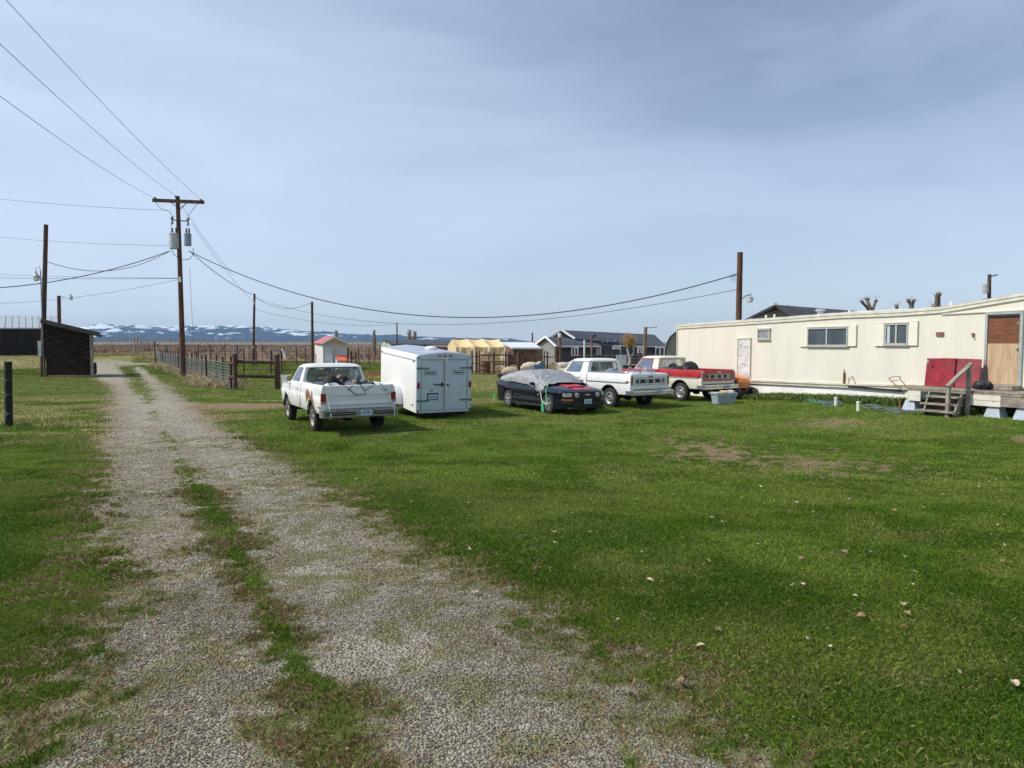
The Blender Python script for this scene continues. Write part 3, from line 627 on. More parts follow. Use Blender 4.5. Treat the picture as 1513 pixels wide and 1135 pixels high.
    # door lines, handles, trim
    for sg in (-1,1):
        for yy in (y0+.30,y1+.0):
            dl=MB(); dl.tube([(sg*(p[0]+.001),yy,p[1]) for p in prof[0:]],.0045,4); dl.build('door_seam',M['dark'],T)
    for sg in (-1,1):
        h=MB(); h.bar((sg*1.0,y0+.38,1.07),(sg*1.0,y0+.52,1.07),.025,.022); h.build('door_handle',M['chrome'],T,bevel=.004)
        mr=MB(); mr.tube([(sg*.95,y1-.02,1.14),(sg*1.12,y1+.0,1.20)],.012,6); mr.tube([(sg*.93,y1-.1,1.42),(sg*1.12,y1,1.36)],.010,6) if not ford else None; mr.box((sg*1.14,y1+.0,1.29 if not ford else 1.24),(.15,.04,.24 if not ford else .14)); mr.build('wing_mirror',M['chrome'],T,bevel=.012)
        tl=MB(); 
        if ford: tl.box((sg*.925,-.006,1.03),(.075,.03,.30),0)
        else: tl.box((sg*.935,-.01,.93),(.13,.035,.26),0)
        tl.build('tail_light',M['lens_red'],T,bevel=.012)
        if ford: 
            fr=MB()
            for dx_ in (-.047,.047): fr.box((sg*.925+dx_,-.012,1.03),(.014,.035,.33))
            for dz_ in (-.16,.16): fr.box((sg*.925,-.012,1.03+dz_),(.10,.035,.014))
            fr.build('tail_light_bezel',M['chrome'],T)
            sm_=MB(); sm_.box((sg*.995,.16,.985),(.012,.13,.045)); sm_.build('side_marker',M['lens_red'],T)
            tr=MB(); tr.box((sg*.992,bed/2+.05,.94),(.012,bed-.12,.034)); tr.box((sg*.992,yc0+.75,.94),(.012,1.25,.034)); tr.build('trim_strip',M['dull_chrome'] if upper is paint else M['chrome'],T)
        else:
            bk=MB(); bk.box((sg*.935,-.014,.83),(.11,.03,.05)); bk.build('reverse_light',M['lens_clear'],T,bevel=.006)
    # tailgate
    tg=MB(); w2=.855
    if ford: poly=[(.03,.70),(-.035,.71),(-.045,.78),(-.010,.805),(-.010,.83),(-.02,.85),(-.02,1.13),(-.025,1.15),(.0,1.22),(.028,1.262),(.05,1.262),(.05,.70)]
    else: poly=[(.03,.66),(-.02,.665),(-.03,.74),(-.058,.765),(-.062,.785),(-.030,.81),(.012,.86),(.006,.99),(-.022,1.01),(-.012,1.15),(.0,1.25),(.02,1.265),(.05,1.265),(.05,.66)]
    tg.prism(poly,lambda a,b_,s:((w2 if s else -w2),a,b_)); TG=tg.build('tailgate',[upper if ford else paint],T,ang=20)
    if ford:
        if upper is not paint:
            lw=MB(); lw.prism([(-.038,.715),(-.048,.782),(-.013,.808),(-.013,.82),(-.012,.716)],lambda a,b_,s:((w2+.03 if s else -w2-.03),a-.003,b_)); lw.build('tailgate_lower_panel',paint,T)
        pn=MB(); pn.box((0,-.027,1.0),(1.42,.012,.135)); pn.build('letter_band',M['ink_black'],T,bevel=.004)
        fr=MB()
        zz=(.925,1.075)
        pts=[(-.73,-.034,zz[0]),(.73,-.034,zz[0]),(.75,-.034,1.0),(.73,-.034,zz[1]),(-.73,-.034,zz[1]),(-.75,-.034,1.0),(-.73,-.034,zz[0])]
        fr.tube(pts,.009,6); fr.build('letter_band_trim',M['chrome'],T)
        for i,ch in enumerate('FORD'):
            textmesh('letter',ch,.165,M['white_paint2'],T,(-.555+i*.37,-.036,.995),(R(90),0,0),.006,1.25)
        hd=MB(); hd.box((0,-.032,1.165),(.20,.03,.035)); hd.build('tailgate_handle',M['ink_black'] if upper is paint else M['chrome'],T,bevel=.006)
        pts=[(-.78,-.022,.87),(.78,-.022,.87),(.78,-.022,1.125),(-.78,-.022,1.125),(-.78,-.022,.87)]
        fr=MB(); fr.tube(pts,.008,5); fr.build('tailgate_trim',M['dull_chrome'],T)
    else:
        hd=MB(); hd.box((0,-.016,1.02),(.16,.03,.04)); hd.build('tailgate_handle',M['dull_chrome'],T,bevel=.006)
    # bumper
    bm_=MB(); by=-.17
    if ford: 
        poly=[(.0,.50),(-.05,.49),(-.075,.53),(-.06,.56),(-.06,.585),(-.08,.61),(-.075,.67),(-.04,.69),(.06,.69),(.06,.50)]
        bm_.prism(poly,lambda a,b_,s:((1.0 if s else -1.0),a+by+.04,b_))
        for sg in (-1,1): bm_.box((sg*.985,by+.20,.59),(.05,.36,.15))
        bm_.build('bumper',M['chrome'],T,ang=25)
    else:
        poly=[(.02,.44),(-.05,.44),(-.065,.47),(-.045,.49),(-.045,.53),(-.06,.55),(-.045,.57),(-.045,.60),(-.05,.645),(.10,.655),(.12,.63),(.03,.60)]
        bm_.prism(poly,lambda a,b_,s:((1.0 if s else -1.0),a+by+.04,b_))
        for sg in (-1,1): bm_.box((sg*.985,by+.16,.545),(.045,.28,.19))
        bm_.build('bumper',M['dull_chrome'],T,ang=25)
        for sg,xa,xb in ((-1,-.93,-.15),(1,.33,.95)): rc=MB(); rc.box(((xa+xb)/2,by-.008,.545),(xb-xa,.012,.09)); rc.build('bumper_recess',M['black_plastic'],T)
    px=.12 if not ford else .28
    pl=MB(); pl.box((px,by-.05,.555 if not ford else .59),(.30,.008,.15)); P_=pl.build('licence_plate',M['plate'],T,bevel=.003)
    br=MB()
    for i in range(7): br.box((px-.115+.037*i+.004*((i*5)%3),by-.056,(.55 if not ford else .585)+.004*((i*3)%2)),(.010+.008*((i*7)%3),.003,.040+.009*((i*2)%3)))
    br.box((px,by-.056,.605 if not ford else .64),(.16,.003,.014)); br.build('plate_marks',M['ink_blue'],P_)
    return T
def place(px,Y,ox,oy,rz):
    """root location so that local point (ox,oy) lands at column px depth Y"""
    p=gx(px,Y); v=rotm(0,0,rz)@Vector((ox,oy,0)); l=p-v; return Vector((l.x,l.y,G(p.x,p.y)))
# white square-cab truck with rust
rz=R(29); T1=pickup('pickup_truck','white square-cab pickup with rusty rear wheel arch, tied tailgate and black sheeting in its bed',place(473,18.0,-.99,0,rz),rz,'chevy',M['white_paint'],M['white_paint'],'steel',3.2,2.32)
r_=MB()
for (yy,zz,w,h) in ((1.54,.93,.09,.18),(1.38,.98,.10,.16),(1.25,.95,.14,.10),(1.12,.91,.14,.06),(.95,.92,.05,.20),(.86,.86,.06,.13),(.80,.76,.05,.14),(1.45,.87,.1,.08),(2.33,.78,.02,.16),(2.36,.62,.03,.1),(.12,.70,.18,.035)):
    poly=[(math.cos(a)*w*.78*(1+.35*math.sin(3*a+yy*9)),math.sin(a)*h*.72*(1+.3*math.cos(4*a+zz*7))) for a in np.linspace(0,2*PI,13)[:-1]]
    r_=MB(); r_.prism(poly,lambda a,b_,s:(-1.0-.010*s,yy+a,zz+b_)); r_.build('rust_patch',M['rust'],T1,smooth=False)
st=MB()
for a_,b_,c_ in (((-.42,.02,1.28),(-.06,-.075,.985),None),((-.15,.0,1.28),(-.28,-.02,1.13),None),((.02,0,1.28),(.14,-.045,1.13),None),((.45,0,1.28),(.14,-.045,1.12),None),((.14,-.045,1.12),(.14,-.08,.985),None),((.6,0,1.28),(.80,-.085,1.0),None)): st.tube([a_,b_],.009,5)
st.build('tie_cord',M['cable'],T1)
st=MB(); st.tube([(-.86,0,1.22),(-.84,-.09,1.0),(-.80,-.12,.62),(-.80,-.24,.50),(-.80,-.1,.40)],.014,5); st.build('tie_strap',M['strap_white'],T1); st=MB(); st.tube([(.55,.02,1.30),(.72,-.05,1.15),(.86,-.16,.75),(.88,-.24,.62),(.88,-.24,.43)],.013,5); st.tube([(.58,.0,1.21),(.66,-.04,1.15),(.70,-.04,1.17)],.02,5); st.build('tie_strap',M['strap_white'],T1)
def intruck(T,x,y,z): return T.matrix_basis@Vector((x,y,z))
bpy.context.view_layer.update()
def world_of(T): 
    return Matrix.Translation(T.location)@Matrix.Rotation(T.rotation_euler[2],4,'Z')
W1=world_of(T1)
def loc_in(W,x,y,z=0): return W@Vector((x,y,z))
sh=thing('tarp_bundle','crumpled black plastic sheeting heaped in the bed of the white truck with rusty arch','sheeting',loc_in(W1,0,1.1,.80),rz)
s=MB()
def crump(x0,y0,rx,ry,h,seed):
    def f(u,v):
        a=2*PI*u; r=v; nn=mnoise.noise(Vector((math.cos(a)*r*3+seed,math.sin(a)*r*3,seed)))*.8+mnoise.noise(Vector((math.cos(a)*r*9+seed,math.sin(a)*r*9,seed)))*.35
        return (x0+rx*r*math.cos(a),y0+ry*r*math.sin(a),h*(1-r**3)*(1+nn*.55)+.0)
    return f
for a_ in ((.25,.0,.55,.8,.54,1.3),(.05,.5,.7,.7,.56,7.7),(.45,-.45,.42,.4,.50,3.1)): s.grid(crump(*a_),28,9)
s.build('sheeting',M['junk_dark'],sh)
s=MB(); s.blob((-.52,-.35,.42),(.20,.15,.10),seed=4); s.build('white_sack',M['white_plastic'],sh)
s=MB(); s.blob((.16,-.30,.47),(.12,.1,.09),seed=9); s.build('brown_rag',M['brick_brown'],sh)
ty=thing('spare_tyre','loose black tyre leaning upright in the bed of the white truck with rusty arch','tyre',loc_in(W1,-.42,.9,1.18),rz)
s=MB(); s.lathe([(.17,-.09),(.2,-.11),(.29,-.11),(.33,-.06),(.33,.06),(.29,.11),(.2,.11),(.17,.09),(.17,-.09)],rot=rotm(R(35),R(58),0),n=26); s.build('tyre',M['rubber'],ty)
hb=thing('hoop','thin black hoop standing up from the bed of the white truck with rusty arch','hoop',loc_in(W1,-.62,1.35,1.2),rz)
s=MB(); s.tube([(.24*math.cos(a),0,.02+.27*math.sin(a)) for a in np.linspace(-.2,PI+.2,20)],.014,6); s.build('ring',M['ink_black'],hb)
# white truck with lettered tailgate
rz2=R(35); T2=pickup('pickup_truck','clean white pickup with FORD lettering across its tailgate and clear plastic bags in the bed',place(931.6,25.2,-.99,0,rz2),rz2,'ford',M['white_paint2'],M['white_paint2'],'slot',3.1,2.35)
W2=world_of(T2)
for i,(x,y,rx,h,lb) in enumerate(((-.05,.75,.32,.30,'clear plastic bag heaped in the middle of the clean white truck bed'),(.35,.5,.34,.33,'clear plastic bag at the tailgate end of the clean white truck bed'),(-.45,1.5,.36,.30,'clear plastic bag behind the cab of the clean white truck'))):
    bg=thing('plastic_bag',lb,'plastic bag',loc_in(W2,x,y,.80),rz2,'plastic bags in the white truck bed'); s=MB(); s.blob((0,0,h),(rx,.3,h),18,.22,3.5,i+3); s.build('bag_film',M['bag'],bg)
# red and cream truck
rz3=R(34); T3=pickup('pickup_truck','red and cream two-tone pickup with FORD lettering on its red tailgate',place(1037,27.6,-.99,0,rz3),rz3,'ford',M['cream_paint'],M['red_paint'],'slot',3.1,2.35)
W3=world_of(T3)
ty=thing('spare_tyre','black wheel standing in the red and cream truck bed against the cab','tyre',loc_in(W3,.55,1.95,1.20),rz3)
s=MB(); s.lathe([(.2,-.1),(.23,-.12),(.32,-.12),(.36,-.07),(.36,.07),(.32,.12),(.23,.12),(.2,.1),(.2,-.1)],rot=rotm(R(12),R(75),R(30)),n=28); s.build('tyre',M['rubber'],ty); s=MB(); s.lathe([(.2,-.04),(.06,0),(.001,0)],rot=rotm(R(12),R(75),R(30)),n=20); s.build('rim',M['dull_chrome'],ty)
jk=thing('scrap_heap','dark scrap parts piled along the red and cream truck bed','scrap',loc_in(W3,-.1,1.75,.8),rz3); s=MB(); s.blob((0,0,.30),(.72,.42,.26),20,.35,3,5); s.build('scrap',M['junk_dark'],jk)
# ---------------------------------------------------------------- black coupe under a silver cover
def coupe():
    rz=PI+R(30)
    # local: y forward ; nose toward camera-right
    v=rotm(0,0,rz)@Vector((.80,3.82,0)); ft=gx(815,23.9)
    loc=Vector((ft.x-v.x,ft.y-v.y,0)); loc.z=G(loc.x,loc.y)
    T=thing('sports_car','black sports coupe with two red bonnet stripes under a silver fabric cover','car',loc,rz)
    L=4.78; ra,fa=1.08,3.80; AR=.385; ZC=.345
    # y, halfwidth, shoulder z, top z (centre), sill z
    K=[(0,.76,.98,1.00,.30),(.05,.84,1.0,1.03,.26),(.25,.90,1.01,1.045,.22),(.7,.94,1.00,1.05,.21),(1.08,.955,.985,1.04,.20),(1.6,.94,.955,1.0,.19),(2.4,.935,.93,.98,.19),(3.0,.935,.915,.985,.19),(3.4,.945,.895,.96,.19),(3.8,.95,.865,.925,.19),(4.2,.93,.825,.875,.19),(4.45,.89,.79,.84,.20),(4.56,.83,.77,.815,.205),(4.65,.74,.755,.79,.21),(4.71,.64,.74,.77,.22),(4.745,.52,.72,.745,.23)]
    ks=np.array(K)
    b=MB(); st=[]
    for y in [q_ for q_ in arch_stations(0,4.745,(ra,fa),AR,.14) if q_<4.45]+[4.45,4.5,4.56,4.61,4.65,4.68,4.71,4.73,4.745]:
        w,sh_,tp,sl=[np.interp(y,ks[:,0],ks[:,i]) for i in (1,2,3,4)]
        a=archz(y,(ra,fa),AR,ZC)
        fl=max(0,1-min(abs(y-ra),abs(y-fa))/.55)**2*.03
        pr=[(w-.035,sl),(w-.01,sl+.10),(w-.012,.42),(w-.028,.50),(w-.004+fl,.62),(w+fl,.72),(w-.012+fl*.5,sh_-.11),(w-.05,sh_-.03),(w-.10,sh_)]
        st.append([(p[0],y,max(p[1],a)) for p in pr]+[(w*.72,y,sh_+(tp-sh_)*.45),(w*.45,y,tp-.01),(w*.3,y,tp+.0),(0,y,tp+.004)])
    loft(b,st)
    for e,sg_ in ((0,-.03),(-1,.012)):
        s=st[e]; 
        for sg in (1,-1): b.add([(p[0]*sg,p[1]+sg_,p[2]) for p in s]+[(0,s[0][1]+sg_,s[0][2])],[tuple(range(len(s)+1))])
        for sg in (1,-1):
            k=len(s); b.add([(p[0]*sg,p[1],p[2]) for p in s]+[(p[0]*sg,p[1]+sg_,p[2]) for p in s],[(i,i+1,k+i+1,k+i) for i in range(k-1)])
    # hood scoop and spoiler
    b.build('body',M['black_paint'],T,ang=30)
    sp=MB(); sp.prism([(-.08,1.13),(-.13,1.19),(.14,1.21),(.20,1.19),(.14,1.17)],lambda a,c,s:((.80 if s else -.80),a+.08,c)); 
    for sg in (-1,1): sp.box((sg*.74,.16,1.10),(.10,.16,.16))
    sp.build('spoiler',M['black_paint'],T,bevel=.015)
    cab=MB()
    def cp(u,v):
        y=.55+2.75*u; 
        hz=np.interp(y,[.55,1.1,1.6,2.0,2.4,2.75,3.3],[1.04,1.24,1.35,1.37,1.355,1.26,.98]); a=PI*v; w=np.interp(y,[.55,1.5,2.5,3.3],[.72,.80,.80,.74])
        cx=math.cos(a); x=w*np.sign(cx)*abs(cx)**.55; z=.93+(hz-.93)*abs(math.sin(a))**.6
        return (x,y,z)
    cab.grid(cp,20,20); cab.build('cabin_glass',M['interior'],T)
    u=MB(); u.box((0,2.4,.33),(1.6,4.2,.24)); 
    for a in (ra,fa):
        for sg in (1,-1):
            vs=[];fs=[]
            for i in range(13):
                an=PI*i/12; vs+=[(.93*sg,a-(AR+.01)*math.cos(an),ZC+(AR+.005)*math.sin(an)),(.55*sg,a-(AR+.01)*math.cos(an),ZC+(AR+.005)*math.sin(an))]
            for i in range(12): fs.append((2*i,2*i+1,2*i+3,2*i+2))
            u.add(vs,fs)
    u.build('underbody',M['dark'],T)
    for sg in (-1,1):
        for a in (ra,fa): wheel(T,sg*.84,a,.345,.22,'mag',sg)
    # stripes on the bonnet (two pairs, broken by the scoop)
    s=MB()
    for sg in (-1,1):
        for ya,yb in ((3.55,4.16),(4.22,4.52)):
            vs=[];n=7
            for i in range(n):
                y=ya+(yb-ya)*i/(n-1)
                tp=np.interp(y,ks[:,0],ks[:,3])
                for x in (.035,.36): vs.append((sg*x,y,tp+.006+(.0 if x<.3 else -.0035)))
            s.add(vs,[(2*i,2*i+1,2*i+3,2*i+2) for i in range(n-1)])
    s.build('bonnet_stripe',M['stripe_red'],T)
    s=MB(); s.prism([(4.14,.88),(4.185,.915),(4.20,.905),(4.20,.86)],lambda a,c,k_:((.34 if k_ else -.34),a,c)); s.build('bonnet_scoop',M['black_plastic'],T,bevel=.006)
    # front fascia
    g=MB(); g.box((0,4.735,.63),(1.12,.06,.17)); g.box((0,4.745,.34),(1.0,.04,.11)); g.build('grille',M['ink_black'],T,bevel=.01)
    for sg in (-1,1):
        h=MB(); h.prism([(.60,.60),(.82,.59),(.84,.64),(.83,.71),(.60,.715)],lambda a,c,k_:(sg*a,(4.765-.72*(max(a-.58,0))*1.0)+(0 if k_ else -.15),c)); h.build('headlight',M['lens_clear'],T,bevel=.008)
        f=MB(); f.lathe([(.001,.03),(.07,.025),(.085,.01),(.088,-.03)],o=(sg*.42,4.765,.645),rot=rotm(R(-90)),n=18); f.build('fog_light',M['lens_clear'],T)
        a_=MB(); a_.prism([(.58,.475),(.84,.485),(.85,.515),(.58,.52)],lambda a,c,k_:(sg*a,(4.76-.70*max(a-.58,0))+(0 if k_ else -.12),c)); a_.build('indicator',M['lens_amber'],T)
        mr=MB(); mr.blob((sg*1.02,2.95,.97),(.11,.07,.065),12,.03,1,1); mr.build('wing_mirror',M['black_paint'],T)
        for yy in (1.72,3.02): ln=MB(); ln.tube([(sg*.935,yy,z) for z in (.25,.5)]+[(sg*.938,yy,.7),(sg*.90,yy,.90)],.005,4); ln.build('door_seam',M['dark'],T)
        sk=MB(); sk.box((sg*.93,2.42,.235),(.04,1.95,.07)); sk.build('side_skirt',M['black_plastic'],T,bevel=.01)
        cr=MB(); cr.tube([(sg*.945,1.55,.56),(sg*.942,2.2,.485),(sg*.942,3.35,.47)],.012,5); cr.build('side_crease',M['black_plastic'],T)
        em=MB(); em.box((sg*.955,3.22,.60),(.01,.075,.055)); em.build('side_emblem',M['alloy'],T,bevel=.01)
        tl=MB(); tl.box((sg*.64,-.035,.86),(.30,.03,.15)); tl.build('tail_light',M['lens_red'],T)
    lip=MB(); lip.prism([(4.45,.19),(4.80,.20),(4.83,.235),(4.78,.25),(4.45,.24)],lambda a,c,k_:((.70 if k_ else -.70),a,c)); lip.build('front_lip',M['black_plastic'],T,bevel=.01)
    em=MB(); em.bar((-.11,4.775,.665),(.11,4.775,.665),.012,.02); em.blob((0,4.775,.66),(.06,.015,.03)); em.build('grille_emblem',M['alloy'],T)
    p=MB(); p.box((0.0,4.81,.445),(.31,.01,.15)); P_=p.build('licence_plate',M['plate'],T,bevel=.003)
    q=MB()
    for i in range(7): q.box((-.115+.037*i,4.817,.44+.004*(i%2)),(.010+.008*((i*7)%3),.003,.040+.009*((i*2)%3)))
    q.build('plate_marks',M['ink_blue'],P_)
    # cover
    CV=thing('car_cover','silver crinkled fabric cover draped over the black coupe roof and tied down','car cover',loc,rz)
    cv=MB()
    NP=(.94,3.42)  # pull point near the right-hand (camera) front wing
    def cf(u,v):
        y=.34+3.20*u
        hz=float(np.interp(y,[.12,.4,.8,1.3,1.8,2.15,2.6,3.0,3.54],[1.10,1.19,1.28,1.375,1.415,1.42,1.36,1.20,1.005]))
        w=float(np.interp(y,[.12,.5,1.2,2.4,3.0,3.54],[.78,.90,.95,.955,.965,.93]))
        a=PI*v; cx=math.cos(a); s_=abs(math.sin(a))
        # hem: v near 0 -> +x side (camera side after rotation)
        hem=float(np.interp(y,[.12,.5,1.1,1.6,2.1,2.5,2.85,3.2,3.42,3.54],[1.02,1.0,.97,.985,.95,.945,.86,.72,.66,.80]))
        x=w*math.copysign(abs(cx)**.62,cx); z=hem+(hz-hem)*s_**.58
        dx=x-math.copysign(NP[0],x); dy=y-NP[1]; rr=math.hypot(dx,dy)+.05; th=math.atan2(dy,dx)
        wr=math.sin(th*17+2*mnoise.noise(Vector((x*2,y*2,0))))*.022*math.exp(-rr*.75)*min(1,rr*4)
        wr+=mnoise.noise(Vector((x*4,y*4,z*4)))*.022+mnoise.noise(Vector((x*13,y*13,z*9)))*.010
        return (x*(1+wr*.6),y,z+wr)
    cv.grid(cf,70,60); cv.build('cover_fabric',M['tarp_silver'],CV,ang=80)
    for sg,nm in ((1,''),(-1,'')):
        sgx=sg
        s=MB()
        s.tube([(sgx*.955,3.36,.72),(sgx*1.0,3.52,.45),(sgx*1.0,3.70,.33),(sgx*.99,3.84,.30)],.016,5)
        s.build('tie_strap',M['strap_white'],CV)
        s=MB(); s.tube([(sgx*.80,3.60,.93),(sgx*.965,3.72,.80),(sgx*1.01,3.84,.50),(sgx*1.01,3.90,.28)],.013,5); s.tube([(sgx*1.0,3.55,.44),(sgx*1.02,3.58,.06)],.028,5); s.tube([(sgx*1.01,3.62,.35),(sgx*1.03,3.69,.04)],.02,5); s.tube([(sgx*.9,.02,.45),(sgx*.97,.05,.14)],.022,5); s.build('tie_ribbon',M['strap_green'],CV)
    return T,CV
car,cover=coupe()
# ---------------------------------------------------------------- box trailer
def trailer():
    rz=R(27); p0=gx(613.6,21.9); Wd=1.83; Lt=3.75; H=1.83; zb=.20
    rr=rotm(0,0,rz); off=rr@Vector((-Wd/2,0,0)); loc=Vector((p0.x-off.x,p0.y-off.y,G(p0.x,p0.y)+.0))
    T=thing('cargo_trailer','white enclosed box trailer with two rear doors and name badges','trailer',loc,rz); T.rotation_euler=(R(3.6),0,rz)
    w=Wd/2
    sec=[(-w,zb),(w,zb),(w,zb+H-.10)]+[(w-.09+.09*math.cos(a),zb+H-.10+.07*math.sin(a)) for a in np.linspace(0,PI/2,6)]+[(w*.55,zb+H+.01),(0,zb+H+.05),(-w*.55,zb+H+.01)]+[(-w+.09-.09*math.sin(a),zb+H-.10+.07*math.cos(a)) for a in np.linspace(0,PI/2,6)]+[(-w,zb+H-.10)]
    b=MB(); b.prism(sec,lambda a,c,s:(a,.03+s*(Lt-.03),c)); b.build('box_body',M['trailer_side'],T,ang=20)
    rf=MB()
    def r_(u,v):
        x=(2*u-1)*(w-.085); return (x,.06+(Lt-.1)*v,zb+H+.007+float(np.interp(abs(x),[0,w*.55,w-.09],[.05,.01,-.03])))
    rf.grid(r_,12,2); rf.build('roof_skin',M['trailer_roof'],T)
    v=MB(); v.lathe([(.20,0),(.20,.05),(.16,.09),(.10,.11),(.001,.12)],o=(.05,1.35,zb+H+.045),n=20); v.build('roof_vent',M['white_plastic'],T,bevel=0)
    fr=MB(); 
    sec2=[(x*1.004,z) for x,z in sec]
    # rear frame ring
    inner=[(-w+.13,zb+.05),(w-.13,zb+.05),(w-.13,zb+H-.17),(-w+.13,zb+H-.17)]
    fr.box((-w+.065,.0,zb+H/2-.05),(.13,.06,H-.1)); fr.box((w-.065,.0,zb+H/2-.05),(.13,.06,H-.1)); fr.box((0,0,zb+.02),(Wd-.262,.06,.06))
    top=[p for p in sec if p[1]>zb+H-.11]; top=[(-w,zb+H-.10)]+[] if False else top
    poly=[(w,zb+H-.17)]+[p for p in sec[2:-1]]+[(-w,zb+H-.10),(-w,zb+H-.17)]
    fr.prism(poly,lambda a,c,s:(a,-.03+s*.06,c)); fr.build('rear_frame',M['trailer_rear_shaded'],T,bevel=.008)
    nm={}
    for sg in (-1,1):
        d=MB(); x0,x1=(.025,w-.14); cx=sg*(x0+x1)/2; ww=x1-x0; d.box((cx,-.005,zb+.05+(H-.23)/2),(ww,.04,H-.24)); D=d.build('rear_door',M['trailer_rear_shaded'],T,bevel=.01)
        k=MB()
        for xx in (sg*(x0+.03),sg*(x1-.02)): k.box((xx,-.029,zb+.05+(H-.23)/2),(.02,.012,H-.26))
        for zz in (zb+.09,zb+H-.20): k.box((cx,-.029,zz),(ww-.05,.012,.02))
        k.build('door_edge_trim',M['alum'],D)
        for zz in (zb+.38,zb+H-.44):
            h=MB(); h.bar((sg*(w+.01),-.045,zz),(sg*(w-.40),-.045,zz),.03,.035); h.bar((sg*(w-.02),-.05,zz-.05),(sg*(w-.02),-.05,zz+.05),.04,.03); h.build('hinge',M['greenhinge'],D,bevel=.004)
        bd=MB(); xx=sg*(w-.44); z_=zb+H-.58
        bd.box((xx,-.032,z_),(.40,.006,.12)); bd.build('name_badge',M['trailer_rear_shaded'],D)
        bo=MB(); bo.tube([(xx-.2,-.037,z_-.06),(xx+.2,-.037,z_-.06),(xx+.2,-.037,z_+.06),(xx-.2,-.037,z_+.06),(xx-.2,-.037,z_-.06)],.006,4); bo.build('badge_outline',M['ink_black'],D)
        textmesh('badge_lettering','Haulmark',.085,M['ink_black'],D,(xx,-.038,z_),(R(90),0,0),.003,.95)
    # latch hardware
    lt=MB(); lt.tube([(.05,-.06,zb+.06),(.05,-.06,zb+H-.16)],.022,8); 
    for zz in (zb+.10,zb+.75,zb+H-.20): lt.box((.05,-.05,zz),(.09,.05,.05))
    lt.build('lock_bar',M['white_plastic'],T)
    lt=MB(); lt.bar((-.38,-.075,zb+.88),(-.02,-.075,zb+.88),.028,.03); lt.box((-.09,-.07,zb+.88),(.05,.05,.12)); lt.box((.09,-.07,zb+.86),(.07,.05,.05)); lt.build('latch_handle',M['ink_black'],T,bevel=.005)
    p=MB(); p.box((-.39,-.035,zb+.50),(.36,.01,.22)); P1=p.build('plate_holder',M['ink_black'],T,bevel=.01)
    p=MB(); p.box((-.39,-.045,zb+.495),(.30,.008,.15)); p.build('licence_plate',M['plate'],P1)
    p=MB()
    for i in range(7):
        p.box((-.495+.035*i,-.051,zb+.485),(.010+.007*((i*5)%3),.003,.038+.008*((i*2)%3)))
    p.build('plate_marks',M['ink_blue'],P1)
    p=MB(); p.box((-.43,-.03,zb+.70),(.10,.012,.035)); p.build('blue_sticker',M['blue_plastic'],T)
    for i,x in enumerate((-.19,0,.19)):
        k=MB(); k.box((x,-.05,zb+H-.06),(.10,.03,.045)); k.build('top_marker_light',M['lens_red'],T,bevel=.006)
    for sg in (-1,1):
        k=MB(); k.box((sg*(w-.05),-.045,zb+.86),(.09,.04,.20)); k.build('tail_light',M['lens_red'],T,bevel=.03)
        k=MB(); k.box((sg*(w-.04),-.04,zb+.06),(.05,.03,.10)); k.build('corner_reflector',M['lens_red'],T,bevel=.01)
        k=MB(); k.box((sg*(w+.012),.25,zb+H-.24),(.03,.07,.04)); k.box((sg*(w+.012),.32,zb+.22),(.03,.06,.045)); k.box((sg*(w+.012),Lt-.15,zb+H-.16),(.03,.06,.04)); k.build('side_marker_light',M['lens_red'],T)
        k=MB(); k.box((sg*(w+.006),Lt/2,zb+H-.20),(.014,Lt-.06,.022)); k.build('side_moulding',M['alum'],T)
        k=MB(); k.prism([(1.25,.22),(1.35,.60),(1.6,.80),(2.4,.80),(2.65,.60),(2.75,.22)],lambda a,c,s:(sg*(w+s*.24),a,c+zb-.12)); k.build('fender',M['white_plastic'],T,bevel=.03)
        for yy in (2.0,): 
            k=MB(); k.lathe([(.17,-.09),(.25,-.10),(.31,-.07),(.32,0),(.31,.07),(.25,.10),(.17,.09),(.001,.05)],o=(sg*(w+.12),yy,.10),rot=RX,n=24); k.build('wheel',M['rubber'],T)
    k=MB(); k.bar((-.6,Lt,zb-.0),(0,Lt+1.1,zb),.06,.1); k.bar((.6,Lt,zb),(0,Lt+1.1,zb),.06,.1); k.tube([(0,Lt+1.0,zb-.35),(0,Lt+1.0,zb+.35)],.03); k.build('tongue',M['ink_black'],T)
    k=MB(); k.box((0,.9,zb-.06),(1.5,1.7,.08)); k.build('chassis',M['dark'],T)
    return T
trailer()
# ---------------------------------------------------------------- mobile home
PHI=math.atan2(HU[1],HU[0])
def hz(px,py):
    k=ray(px,py); k=k.x/k.y; t_=(k*HY0-HX0)/(HU[0]-k*HU[1]); return t_, at(px,py,HY0+HU[1]*t_).z
def hw(t_,d,z): return Vector((HX0+HU[0]*t_+HN[0]*d,HY0+HU[1]*t_+HN[1]*d,z))
H=thing('mobile_home','long cream ribbed mobile home with white skirting and a boarded plywood door','mobile home',(HX0,HY0,0),PHI)
TE=hz(1513,470)[0]+2.2; DEP=3.6
top=[hz(1000,485.5),hz(1120,477.8),hz(1240,469.5),hz(1330,466),hz(1392,461.5),hz(1440,453.5),hz(1513,441.5)]; top[0]=(0,top[0][1])
top.append((TE,top[-1][1]+(top[-1][1]-top[-2][1])*2.2/(top[-1][0]-top[-2][0])*.6))
bot=[hz(1117,561.5),hz(1240,566.3),hz(1367,569.5),hz(1458,570)]; zb0=bot[0][1]; bot=[(0,zb0)]+bot+[(TE,bot[-1][1])]
zbf=lambda t_: float(np.interp(t_,[p[0] for p in bot],[p[1] for p in bot])); ztf=lambda t_: float(np.interp(t_,[p[0] for p in top],[p[1] for p in top]))
